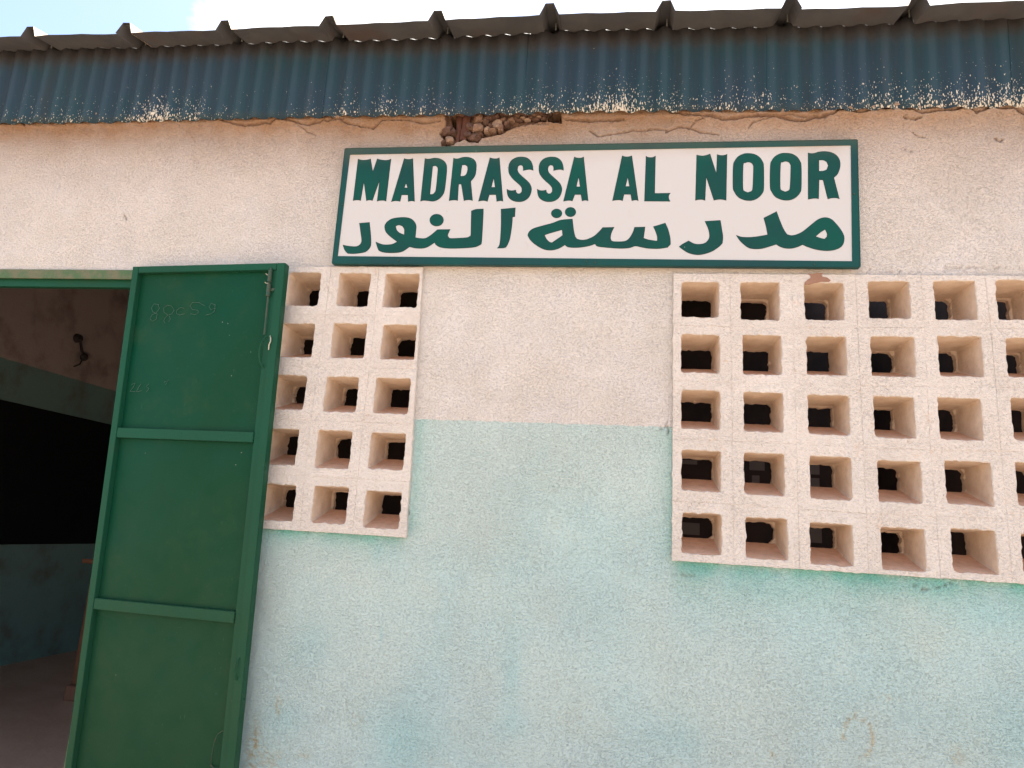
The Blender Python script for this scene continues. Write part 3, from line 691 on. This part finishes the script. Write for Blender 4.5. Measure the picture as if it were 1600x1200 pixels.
while i < len(RIBS)-1:
    i1 = min(i+2, len(RIBS)-1)
    pr = profile(RIBS, i, i1, 0); up = .0032 if sh % 2 else .0; ys = [-.16+random.uniform(-.006, .006), -.08, .0, .2, 1.0, 3.0, 5.5, 8.0]
    vs = []; fs = []; n = len(pr)
    for yy in ys:
        for (X, hz) in pr:
            vs.append((X, yy, EZ(X)+hz+up+(yy+.16)*SL_T+(.0015*math.sin(X*40) if yy < -.1 else 0)))
    for r_ in range(len(ys)-1):
        for q in range(n-1):
            a = r_*n+q; fs.append((a, a+1, a+n+1, a+n))
    part(mesh_obj('roof_sheet', vs, fs, M_ROOF)); i = i1; sh += 1
# fixing screws under the ribs where the sheet meets the fascia
for rb_ in RIBS[9:-4]:
    bm = bmesh.new(); Xs = rb_+.012; zt_ = FT(Xs)+.004
    bmesh.ops.create_cone(bm, cap_ends=True, segments=8, radius1=.0025, radius2=.0025, depth=.028, matrix=Matrix.Translation((Xs, -.052, zt_+.006)))
    part(bm_obj('roof_bolt', bm, M_SCREW))
# wall plate behind the fascia closes the gap up to the roof
bm = bmesh.new(); bx(bm, XL, XR, .03, T, 3.22, 3.47); part(bm_obj('wall_plate', bm, M_WOOD))

# ------------------------------------------------------------------ inside of the room
RX0, RX1, RY1 = -6.0, 3.2, 7.6
bm = bmesh.new(); bx(bm, RX0-.2, RX0, T+.002, RY1, 0, 3.25); part(bm_obj('side_wall', bm, M_INSIDE))
bm = bmesh.new(); bx(bm, RX1, RX1+.2, T+.002, RY1, 0, 3.25); part(bm_obj('side_wall', bm, M_INSIDE_SHADE))
for gx0, gx1 in ((RX0-.2, RX0), (RX1, RX1+.2)):      # sloping gable tops up to the roof sheets
    g = [(T+.002, 3.2505), (RY1, 3.2505), (RY1, 3.425+RY1*SL_T), (T+.002, 3.465)]
    part(mesh_obj('gable', [(gx0, y_, z_) for y_, z_ in g]+[(gx1, y_, z_) for y_, z_ in g], [(0, 1, 2, 3), (7, 6, 5, 4), (0, 4, 5, 1), (1, 5, 6, 2), (2, 6, 7, 3), (3, 7, 4, 0)], M_INSIDE if gx0 < 0 else M_INSIDE_SHADE))
bm = bmesh.new(); bx(bm, RX0-.2, RX1+.2, RY1+.002, RY1+.2, 0, 5.27); part(bm_obj('back_wall', bm, M_INSIDE_SHADE))
bm = bmesh.new(); bx(bm, RX0-.15, RX1+.15, .003, RY1+.1, -.2, .02); part(bm_obj('floor', bm, M_FLOOR))
for k in range(5):
    bm = bmesh.new(); yy = .9+k*1.45; bx(bm, RX0, RX1, yy, yy+.07, 3.36+yy*SL_T-.05, 3.36+yy*SL_T+.05); part(bm_obj('purlin', bm, M_WOOD))
bm = bmesh.new(); yb0, zb0 = onx(0, 632, RX0); yb1, zb1_ = onx(175, 658, RX0); ybb, zbb = onx(70, 850, RX0)
bx(bm, RX0-.002, RX0+.018, 1.2, 6.8, zbb, (zb0+zb1_)/2, .004); part(bm_obj('blackboard', bm, M_BOARD))

# ------------------------------------------------------------------ door frame and open leaf
bm = bmesh.new(); x0, x1, zt = DOOR
bx(bm, x0-.004, x1+.004, -.012, -.006, zt-.034, zt+.004, .001)
bx(bm, x0+.002, x1-.002, -.0055, .045, zt-.006, zt-.0012)
for X, s in ((x0, 1), (x1, -1)):
    xa_, xb_2 = sorted((X-.004*s, X+.030*s)); bx(bm, xa_, xb_2, -.012, -.006, .02, zt-.035, .001)
    xa_, xb_2 = sorted((X+.001*s, X+.006*s)); bx(bm, xa_, xb_2, -.0055, .045, .02, zt-.0065)
dfr = part(bm_obj('door_frame', bm, M_OLIVE))
bm = bmesh.new(); bx(bm, x0+.008, x1-.008, .006, .030, zt-.062, zt-.0075, .001); part(bm_obj('door_stop', bm, M_STILE))
YH, YF = -.046, -.090                     # front face of the leaf: hinge side, free side
TL = at(207.5, 416.5, YH); TR = at(446, 410.5, YF); BLp = at(105, 1180, YH); BRp = at(368, 1180, YF)
Wd = TR[0]-TL[0]; HZ = TL[1]-BLp[1]
zb1 = .05
kx = (BLp[0]-TL[0])/(TL[1]-BLp[1])*.97
kxr = (BRp[0]-TR[0])/(TR[1]-BRp[1])
def leaf(u, d, v):
    """u 0..1 hinge to free edge (metres/Wd), d depth behind the front face, v metres below the top"""
    x = TL[0] + u*(Wd) + v*(kx+(kxr-kx)*u)
    z = TL[1] + (TR[1]-TL[1])*u - v
    y_ = YH + (YF-YH)*u + d
    return (x, y_, z)
def lbox(bm, u0, u1, d0, d1, v0, v1, bev=.0015):
    """box in leaf metres"""
    r = bmesh.ops.create_cube(bm, size=1); vs = r['verts']
    if bev:
        pass
    for v in vs:
        u = (u0 if v.co.x < 0 else u1)/Wd; d = d0 if v.co.y < 0 else d1; vv = v1 if v.co.z < 0 else v0
        v.co = Vector(leaf(u, d, vv))
    if bev:
        es = list({e for v in vs for e in v.link_edges}); bmesh.ops.bevel(bm, geom=es, offset=bev, segments=2, affect='EDGES')
LH = TL[1]-zb1                            # leaf height
v1 = TL[1]-at(182, 668, YH)[1]; v2 = TL[1]-at(147, 934.5, YH)[1]; rail_h = .036; v3 = v2+(v2-v1)
TH = .032
bm = bmesh.new()
lbox(bm, 0, .027, 0, TH, 0, LH); lbox(bm, Wd-.034, Wd, 0, TH, 0, LH)
lbox(bm, .0275, Wd-.0345, 0, TH, 0, .026); lbox(bm, .0275, Wd-.0345, 0, TH, LH-.03, LH)
door = part(bm_obj('door', bm, M_STILE)); tag(door, 'open green steel door leaf folded back against the wall')
def dpart(o): o.parent = door; return o
for v in (v1, v2, v3):
    bm = bmesh.new(); lbox(bm, .0275, Wd-.058, .001, TH-.002, v, v+rail_h); dpart(bm_obj('rail', bm, M_STILE))
lims = [(.0265, v1-.0005), (v1+rail_h+.0005, v2-.0005), (v2+rail_h+.0005, v3-.0005), (v3+rail_h+.0005, LH-.0305)]
for a_, b_ in lims:
    vs = []; fs = []; nu, nv = 24, 24
    for jv in range(nv+1):
        for iu in range(nu+1):
            u = .0278+(Wd-.0585-.0278)*iu/nu; v = a_+(b_-a_)*jv/nv
            bow = .0045*math.sin(math.pi*iu/nu)*math.sin(math.pi*jv/nv)+.0022*mnoise.noise(Vector((u*6, v*6, 1)))
            vs.append(leaf(u/Wd, .0215-bow, v))
    for jv in range(nv):
        for iu in range(nu): q = jv*(nu+1)+iu; fs.append((q, q+nu+1, q+nu+2, q+1))
    o = mesh_obj('panel', vs, fs, M_PANEL, None, True); dpart(o)
# overlapping strip on the free side, with the dark seam of the sheet beside it
bm = bmesh.new(); lbox(bm, Wd-.0575, Wd-.0345, .006, .014, .0265, LH-.031, .001); dpart(bm_obj('edge_strip', bm, M_STILE))
bm = bmesh.new(); lbox(bm, Wd-.0598, Wd-.0577, .017, .0205, .0265, LH-.031, 0); dpart(bm_obj('seam', bm, M_GAP))
# bolt, rod, wire and pull handles
def Lp(u, d, v): return Vector(leaf(u/Wd, d, v))
bm = bmesh.new(); ub = Wd-.055
tube(bm, [Lp(ub, -.004, .030), Lp(ub, -.004, .075)], .0075, 8); tube(bm, [Lp(ub, -.004, .083), Lp(ub, -.004, .130)], .0075, 8)
tube(bm, [Lp(ub, -.003, .02), Lp(ub+.001, -.003, .275)], .0035, 6); dpart(bm_obj('bolt', bm, M_STEEL))
bm = bmesh.new(); lbox(bm, ub-.008, ub+.022, -.001, .004, .098, .108, 0); dpart(bm_obj('bolt_keeper', bm, M_STEEL))
for vv in (.045, .078):
    bm = bmesh.new(); tube(bm, [Lp(ub-.006, .001, vv), Lp(ub-.013, -.001, vv+.001), Lp(ub-.017, -.006, vv-.002)], .002, 6); dpart(bm_obj('screw', bm, M_WIRE))
def handle(uc, vc, hh, wd, mat=M_STILE, nm='handle'):
    bm = bmesh.new(); pts = []
    for k in range(17):
        a_ = math.pi*k/16; pts.append(Lp(uc-wd*math.sin(a_), .010-.022*math.sin(a_), vc-hh/2*math.cos(a_)))
    tube(bm, pts, .0028, 6); dpart(bm_obj(nm, bm, mat))
def pix_leaf(x_, y_):
    """leaf metres (u,v) of a photo pixel on the front face"""
    u, v = .3, .3
    for _ in range(12):
        p = leaf(u/Wd, .02, v); q = at(x_, y_, p[1]); u += q[0]-p[0]-(0); v -= (q[1]-p[2])
    return u, v
uh, vh = pix_leaf(419, 552); handle(uh, vh, .115, .018)
bm = bmesh.new(); uw, vw = pix_leaf(425, 540)
tube(bm, [Lp(uw, 0, vw-.03), Lp(uw+.006, -.006, vw-.022), Lp(uw+.007, -.006, vw-.008), Lp(uw+.002, -.005, vw+.004), Lp(uw+.001, -.003, vw+.022)], .0022, 6); dpart(bm_obj('wire', bm, M_WIRE))
uh, vh = pix_leaf(377, 1043); handle(uh+.006, vh, .075, .012)
bm = bmesh.new(); ul, vl = pix_leaf(343, 1172)
tube(bm, [Lp(ul-.028+.004, .017, vl+.045), Lp(ul-.022, .012, vl+.02), Lp(ul-.016, .006, vl-.02), Lp(ul-.004, .004, vl-.05), Lp(ul+.012, .006, vl-.062), Lp(ul+.026, .012, vl-.05)], .0014, 6)
tube(bm, [Lp(ul-.026, .017, vl+.045), Lp(ul-.01, .012, vl+.052), Lp(ul+.018, .013, vl+.05)], .0022, 6); dpart(bm_obj('wire', bm, M_STEEL))
for vv in (.30, 1.25, 2.05):
    bm = bmesh.new(); p0 = Lp(-.008, .026, vv); p1 = Lp(-.008, .026, vv+.09); tube(bm, [p0, p1], .009, 8); dpart(bm_obj('hinge', bm, M_STILE))
# chalk scrawl (strokes in photo pixels)
def z4(x, y_): return (x/2.857, 380+y_/2.857)
STROKES = [[(712,275),(690,272),(678,290),(685,308),(705,318),(700,340),(685,350),(672,340),(680,322),(700,312),(714,292),(708,276)],
 [(770,282),(750,278),(733,290),(735,310),(752,322),(768,318),(780,298),(768,282)],[(752,322),(740,335),(733,348),(740,358)],[(758,325),(763,340),(755,352)],
 [(825,292),(808,288),(792,300),(790,315),(805,322),(828,316)],[(915,280),(890,266),(862,266),(850,282),(862,298),(885,300),(890,310),(872,320),(852,316)],
 [(965,278),(945,270),(935,285),(945,298),(962,292),(962,272)],[(964,290),(958,308),(940,318),(922,322)],
 [(590,632),(606,625),(596,645),(583,662),(608,664)],[(632,628),(618,650),(612,664),(634,660)],[(668,628),(655,640),(668,650),(655,665)],[(735,622),(755,612),(742,632)]]
for st in STROKES:
    bm = bmesh.new()
    pts = []
    for (x_, y_) in st:
        u, v = pix_leaf(*z4(x_, y_)); pts.append(Lp(u, .0165, v))
    tube(bm, pts, .0007, 4); dpart(bm_obj('chalk_stroke', bm, M_CHALK))

# ------------------------------------------------------------------ the sign
YS = -.030
def cc(o, name=None): return o
def A_(x, y_): return (520+x/6, 220+y_/6)
def B_(x, y_): return (720+x/6, 220+y_/6)
def C_(x, y_): return (920+x/6, 220+y_/6)
def D_(x, y_): return (1130+x/6, 220+y_/6)
def ell(cx, cy, rx, ry, n=20): return [(cx+rx*math.cos(2*math.pi*k/n), cy+ry*math.sin(2*math.pi*k/n)) for k in range(n)]
GL = [
 (A_, [(235,168),(265,177),(300,178),(335,173),(355,166),(375,282),(415,166),(445,174),(485,180),(520,177),(547,168),(500,568),(475,560),(440,561),(413,568),(434,385),(372,562),(345,556),(313,562),(291,392),(262,562),(238,556),(212,557),(188,562)], [], 1),
 (A_, [(668,163),(695,170),(725,170),(752,163),(768,570),(740,564),(705,571),(703,508),(645,508),(632,570),(605,564),(575,565),(546,572)], [[(686,400),(672,438),(698,438)]], 1),
 (A_, [(862,163),(890,168),(920,164),(960,158),(1010,168),(1050,195),(1070,240),(1066,330),(1050,460),(1030,510),(990,550),(940,568),(895,563),(850,560),(820,568)], [[(938,238),(965,234),(980,248),(982,280),(965,450),(950,485),(935,498),(912,500)]], 1),
 (B_, [(-70,160),(-40,166),(-10,160),(30,150),(80,153),(125,175),(147,220),(140,310),(120,350),(95,380),(112,562),(85,555),(55,556),(28,563),(5,420),(0,405),(-10,408),(-20,420),(-28,562),(-50,556),(-85,558),(-112,564)], [[(12,228),(40,226),(60,240),(62,270),(50,310),(30,326),(-2,330)]], 1),
 (B_, [(272,155),(300,163),(335,165),(363,155),(397,568),(370,562),(335,570),(328,506),(268,506),(250,570),(225,562),(195,562),(163,568)], [[(308,355),(288,433),(320,433)]], 1),
]
S1 = [(680,278),(650,270),(620,272),(583,280),(583,250),(575,232),(555,228),(538,240),(533,270),(545,300),(580,335),(620,370),(650,405),(665,450),(655,500),(630,540),(590,565),(545,573),(495,565),(455,540),(435,500),(430,450),(455,462),(485,464),(517,458),(520,480),(535,494),(555,492),(570,475),(568,440),(545,410),(500,370),(465,330),(447,290),(448,230),(470,185),(510,158),(560,148),(615,155),(655,185),(675,230)]
GL += [(B_, S1, [], 1), (B_, [(x_+285, y_) for x_, y_ in S1], [], 1),
 (B_, [(1063,148),(1090,157),(1125,158),(1153,148),(1196,563),(1165,558),(1135,565),(1125,505),(1070,505),(1047,565),(1020,560),(990,562),(960,568)], [[(1104,345),(1085,428),(1117,428)]], 1),
 (C_, [(312,137),(340,146),(375,146),(405,137),(466,563),(440,556),(402,563),(392,503),(332,503),(318,563),(290,556),(255,557),(220,563)], [[(365,348),(346,425),(380,425)]], 1),
 (C_, [(535,140),(560,152),(600,152),(627,138),(620,490),(768,488),(752,512),(752,542),(765,568),(520,567)], [], 1),
 (C_, [(1010,130),(1040,136),(1075,138),(1110,130),(1138,120),(1195,298),(1202,125),(1230,133),(1265,133),(1298,123),(1290,560),(1260,552),(1220,550),(1172,558),(1102,345),(1092,560),(1065,552),(1030,552),(998,560)], [], 1)]
O1 = [(92,240),(105,190),(140,145),(190,120),(235,115),(290,122),(340,150),(372,195),(383,245),(383,440),(370,490),(335,530),(290,555),(240,562),(190,553),(140,528),(105,480),(90,430)]
O1h = [(190,230),(205,208),(232,200),(260,206),(277,225),(282,260),(275,440),(262,472),(232,482),(205,472),(187,440)]
GL += [(D_, O1, [O1h], 1), (D_, [(x_+(352 if x_ > 235 else 348), y_-3) for x_, y_ in O1], [[(x_+350, y_-7) for x_, y_ in O1h]], 1),
 (D_, [(795,110),(825,116),(860,112),(900,100),(960,97),(1020,108),(1070,140),(1097,190),(1097,250),(1075,310),(1040,345),(1092,545),(1060,537),(1020,537),(980,547),(935,368),(902,366),(897,545),(865,540),(830,543),(795,550)], [[(900,182),(940,182),(970,198),(983,232),(970,268),(940,280),(900,282)]], 1),
 (A_, [(247,770),(345,762),(355,860),(360,950),(350,1000),(310,1040),(250,1055),(190,1060),(140,1058),(110,1025),(92,973),(150,985),(220,988),(255,970),(268,935),(258,850)], [], 1),
 (A_, [(400,945),(470,970),(550,968),(600,945),(540,900),(500,860),(485,820),(490,780),(530,740),(590,720),(690,716),(750,740),(782,790),(780,850),(775,905),(820,912),(870,910),(920,880),(980,830),(1103,828),(1080,880),(1085,900),(1110,912),(1250,905),(1282,893),(1292,870),(1297,655),(1340,640),(1413,635),(1412,700),(1398,940),(1385,975),(1340,995),(1260,1005),(1100,1010),(1010,1000),(965,975),(955,955),(900,990),(850,1008),(780,1008),(720,995),(660,1035),(600,1050),(500,1050),(440,1035),(420,1010)], [[(590,800),(620,790),(650,800),(668,830),(668,878),(625,860),(600,835)]], 1),
 (A_, ell(973, 743, 66, 58), [], 1),
 (B_, [(375,638),(513,625),(508,712),(487,714),(480,800),(465,900),(450,950),(430,990),(405,1005),(338,1008),(360,975),(370,900),(376,760)], [], 1),
 (B_, [(625,885),(640,850),(680,820),(760,795),(860,768),(940,740),(1048,730),(1058,820),(1072,890),(1090,918),(1130,927),(1170,924),(1200,915),(1250,890),(1295,850),(1330,810),(1440,808),(1415,860),(1405,910),(1415,935),(1440,942),(1530,940),(1575,915),(1610,860),(1628,808),(1730,805),(1715,910),(1760,925),(1840,937),(1840,900),(1825,850),(1803,803),(1918,768),(1945,830),(1965,910),(1968,970),(1940,1000),(1860,1012),(1760,1010),(1690,998),(1637,988),(1580,1005),(1490,1010),(1350,1000),(1280,990),(1258,968),(1200,987),(1100,1002),(1010,998),(975,978),(930,1005),(880,1022),(830,1027),(770,1015),(700,975),(650,930)], [[(787,885),(820,872),(948,835),(952,880),(945,890),(855,952),(830,945),(805,920)]], 1),
 (B_, ell(898, 680, 52, 44), [], 1), (B_, ell(1028, 667, 52, 46), [], 1),
 (C_, [(1087,752),(1235,743),(1250,830),(1260,900),(1255,960),(1220,995),(1150,1040),(1060,1067),(990,1067),(930,1050),(880,1020),(845,992),(880,965),(935,935),(990,962),(1040,967),(1090,955),(1120,925),(1130,890),(1120,830)], [], 1),
 (D_, [(120,882),(170,898),(240,902),(320,895),(415,878),(400,800),(378,722),(502,660),(535,750),(570,830),(600,875),(640,885),(690,875),(750,845),(830,780),(890,735),(950,716),(1010,730),(1060,775),(1110,840),(1137,900),(1130,960),(1100,1000),(1040,1025),(960,1032),(870,1020),(790,995),(745,975),(700,995),(640,1010),(580,1008),(530,992),(497,972),(440,990),(370,1010),(300,1015),(240,1005),(190,970),(150,930)], [[(870,895),(905,865),(955,832),(972,870),(970,900),(950,918),(920,912)]], 1)]
def smooth_loop(pts, corner=38):
    n = len(pts); P = [Vector(p) for p in pts]; out = []
    sharp = []
    for i in range(n):
        a = (P[i]-P[i-1]); b = (P[(i+1) % n]-P[i]); ang = math.degrees(abs(a.angle_signed(b))) if a.length > 0 and b.length > 0 else 0
        sharp.append(ang > corner)
    for i in range(n):
        p1, p2 = P[i], P[(i+1) % n]; p0 = P[i-1] if not sharp[i] else p1*2-p2; p3 = P[(i+2) % n] if not sharp[(i+1) % n] else p2*2-p1
        if (p2-p1).length > 90 and (sharp[i] or sharp[(i+1) % n]) and (p2-p1).length > 140: m = 1
        else: m = 4
        for k in range(m):
            t_ = k/m; t2 = t_*t_; t3 = t2*t_
            out.append(.5*((2*p1)+(p2-p0)*t_+(2*p0-5*p1+4*p2-p3)*t2+(3*p1-p0-3*p2+p3)*t3) if m > 1 else p1)
    return [(v.x, v.y) for v in out]
ox, oz = at(930, 415, YS)
sign = empty('school_sign', (ox, YS, oz), 'long white sign with green border and green lettering in two scripts on the wall', 'sign')
SO = Vector((ox, YS, oz))
def spart(o):
    o.parent = sign; o.location = o.location - SO; return o
def plate(name, quads, y0, y1, mat, bev=.0015):
    bm = bmesh.new()
    for q in quads:
        f = [bm.verts.new((p[0], y0, p[1])) for p in q]; b = [bm.verts.new((p[0], y1, p[1])) for p in q]; n = len(q)
        fs = [bm.faces.new(f), bm.faces.new(b[::-1])]+[bm.faces.new((f[i], b[i], b[(i+1) % n], f[(i+1) % n])) for i in range(n)]
        if bev: bmesh.ops.bevel(bm, geom=list({e for ff in fs for e in ff.edges}), offset=bev, segments=1, affect='EDGES')
    return spart(bm_obj(name, bm, mat))
oTL, oTR, oBR, oBL = (at(539.5, 232.5, YS), at(1339, 218.8, YS), at(1343.5, 417, YS), at(519.5, 411.5, YS))
iTL, iTR, iBR, iBL = (at(546.8, 241.7, YS), at(1329.3, 227.2, YS), at(1331.4, 408.2, YS), at(527.8, 400.2, YS))
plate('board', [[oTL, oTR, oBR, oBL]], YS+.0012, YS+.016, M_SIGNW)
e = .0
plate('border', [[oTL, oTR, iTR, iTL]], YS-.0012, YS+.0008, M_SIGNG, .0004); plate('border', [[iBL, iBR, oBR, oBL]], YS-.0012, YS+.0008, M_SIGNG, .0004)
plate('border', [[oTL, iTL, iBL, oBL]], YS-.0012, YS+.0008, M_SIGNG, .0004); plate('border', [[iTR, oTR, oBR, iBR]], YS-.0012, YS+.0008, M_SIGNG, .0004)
def off(p, q, d):  # helper: outward rim
    return p
rimv = .0025
def rim(a_, b_, nx, nz): return [a_, b_, (b_[0]+nx*rimv, b_[1]+nz*rimv), (a_[0]+nx*rimv, a_[1]+nz*rimv)]
plate('rim', [rim(oTL, oTR, 0, 1)], YS-.0022, YS+.018, M_SIGNG, .0008); plate('rim', [rim(oBL, oBR, 0, -1)], YS-.0022, YS+.018, M_SIGNG, .0008)
plate('rim', [rim(oTR, oBR, 1, 0)], YS-.0022, YS+.018, M_SIGNG, .0008); plate('rim', [rim(oTL, oBL, -1, 0)], YS-.0022, YS+.018, M_SIGNG, .0008)
def glyph(fn, outer, inner, idx):
    meshes = []
    for off_, y_, mat in ((0.0, YS+.0006, M_LEDGE), (-.0016, YS+.0002, M_LETTER)):
        cu = bpy.data.curves.new('g', 'CURVE'); cu.dimensions = '2D'; cu.fill_mode = 'BOTH'; cu.offset = off_
        for lp in [outer]+inner:
            sp_ = cu.splines.new('POLY'); pts = [at(*fn(*p), YS) for p in smooth_loop(lp)]
            sp_.points.add(len(pts)-1)
            for k, p in enumerate(pts): sp_.points[k].co = (p[0]-ox, p[1]-oz, 0, 1)
            sp_.use_cyclic_u = True
        tmp = bpy.data.objects.new('tmp', cu); COL.objects.link(tmp)
        dg = bpy.context.evaluated_depsgraph_get(); me_ = bpy.data.meshes.new_from_object(tmp.evaluated_get(dg)); bpy.data.objects.remove(tmp)
        meshes.append((me_, y_, mat))
    V = []; Fc = []; MI = []
    for mi, (me_, y_, mat) in enumerate(meshes):
        k = len(V); V += [(v.co.x, y_-YS, v.co.y) for v in me_.vertices]
        for p in me_.polygons: Fc.append([k+i_ for i_ in p.vertices]); MI.append(mi)
    o = mesh_obj('letter', V, Fc, [M_LEDGE, M_LETTER], None, False, MI); o.parent = sign
    return o
for i, (fn, outer, inner, _) in enumerate(GL): glyph(fn, outer, inner, i)
for fn, p in ((A_, (615,1120)), (B_, (1180,1132)), (C_, (62,1141)), (D_, (852,1160)), (A_, (700,116)), (A_, (90, 600)), (D_, (1225, 500))):
    X, Z = at(*fn(*p), YS); bm = bmesh.new(); bmesh.ops.create_cone(bm, cap_ends=True, segments=10, radius1=.0035, radius2=.0026, depth=.003, matrix=Matrix.Translation((X, YS-.0025, Z)) @ Matrix.Rotation(R(90), 4, 'X'))
    spart(bm_obj('screw', bm, M_STEEL))

# ------------------------------------------------------------------ small things inside the doorway
yy, zz = onx(125, 545, RX0+.02)
fit_ = empty('wall_fitting', (RX0+.003, yy, zz), 'broken black light fitting with dangling wires high on the inside wall', 'light fitting')
bm = bmesh.new(); bmesh.ops.create_cone(bm, cap_ends=True, segments=12, radius1=.05, radius2=.035, depth=.05, matrix=Matrix.Translation((.03, -.06, .10)) @ Matrix.Rotation(R(90), 4, 'Y'))
bm_obj('base', bm, M_BLACK, fit_)
bm = bmesh.new(); tube(bm, [(.05, -.06, .09), (.06, -.04, .02), (.05, .0, -.03), (.05, .03, -.06)], .014, 6); bm_obj('cable', bm, M_BLACK, fit_)
bm = bmesh.new(); bmesh.ops.create_icosphere(bm, subdivisions=2, radius=.05)
for v in bm.verts: v.co = Vector((v.co.x*.7+.05, v.co.y+.04, v.co.z*.9-.08))
bm_obj('holder', bm, M_BLACK, fit_)
bm = bmesh.new(); tube(bm, [(.04, .04, -.10), (.05, .0, -.17), (.04, -.06, -.21)], .008, 6); bm_obj('cable', bm, M_BLACK, fit_)
# tall wooden stand on the floor, only its edge showing past the door leaf
d_ = AX_F + AX_R*(110-800)/F_PX - AX_U*(1091-600)/F_PX
Yp = float(CAM[1] + d_[1]*(.021-CAM[2])/d_[2]); ppm = F_PX/float((np.array([at(110, 1091, Yp)[0], Yp, .02])-CAM) @ AX_F)   # depth of its foot, pixels per metre there
Xb, _ = at(111, 1080, Yp); Xp, Zt_ = at(141, 868, Yp); w_ = 20/ppm
st_ = empty('wooden_stand', (Xb+w_/2, Yp, .02), 'reddish wooden post on a block foot, half hidden behind the green door leaf', 'stand')
bm = bmesh.new(); bx(bm, -w_/2, w_*.8, -.08, .08, 0, 22/ppm, .008); bm_obj('foot', bm, M_BRICK, st_)
px0 = Xp-Xb-w_/2+.075
bm = bmesh.new(); bx(bm, px0-.012, px0+.05, -.03, .03, 22/ppm+.001, Zt_-.02, .004); bm_obj('post', bm, M_BENCH, st_)
bm = bmesh.new(); bx(bm, px0-.10, px0+.5, -.055, -.031, Zt_-.02-12/ppm, Zt_-.02-5/ppm, .004); bm_obj('crossbar', bm, M_BENCH, st_)
for i, (x_, y_, w, h_, lab) in enumerate(((1183,727,.10,.07,'upper pale notice seen through the second hole of the fourth block row'),(1181,752,.05,.08,'lower pale notice seen through the second hole of the fourth block row'),
        (1271,732,.08,.08,'upper pale notice seen through the third hole of the fourth block row'),(1271,756,.08,.08,'lower pale notice seen through the third hole of the fourth block row'),
        (1078,826,.13,.08,'pale notice seen through the first hole of the bottom block row'),(1272,836,.10,.10,'pale notice seen through the third hole of the bottom block row'),(1078,722,.10,.03,'narrow pale notice seen through the first hole of the fourth block row'))):
    X, Z = at(x_, y_, RY1-.01); bm = bmesh.new(); bx(bm, -w/1.0, w/1.0, -.002, .001, -h_/1.0, h_/1.0)
    o = bm_obj('notice', bm, M_PAPER); o.location = (X, RY1-.0015, Z); tag(o, lab, 'notice', 'notices on the far inside wall')
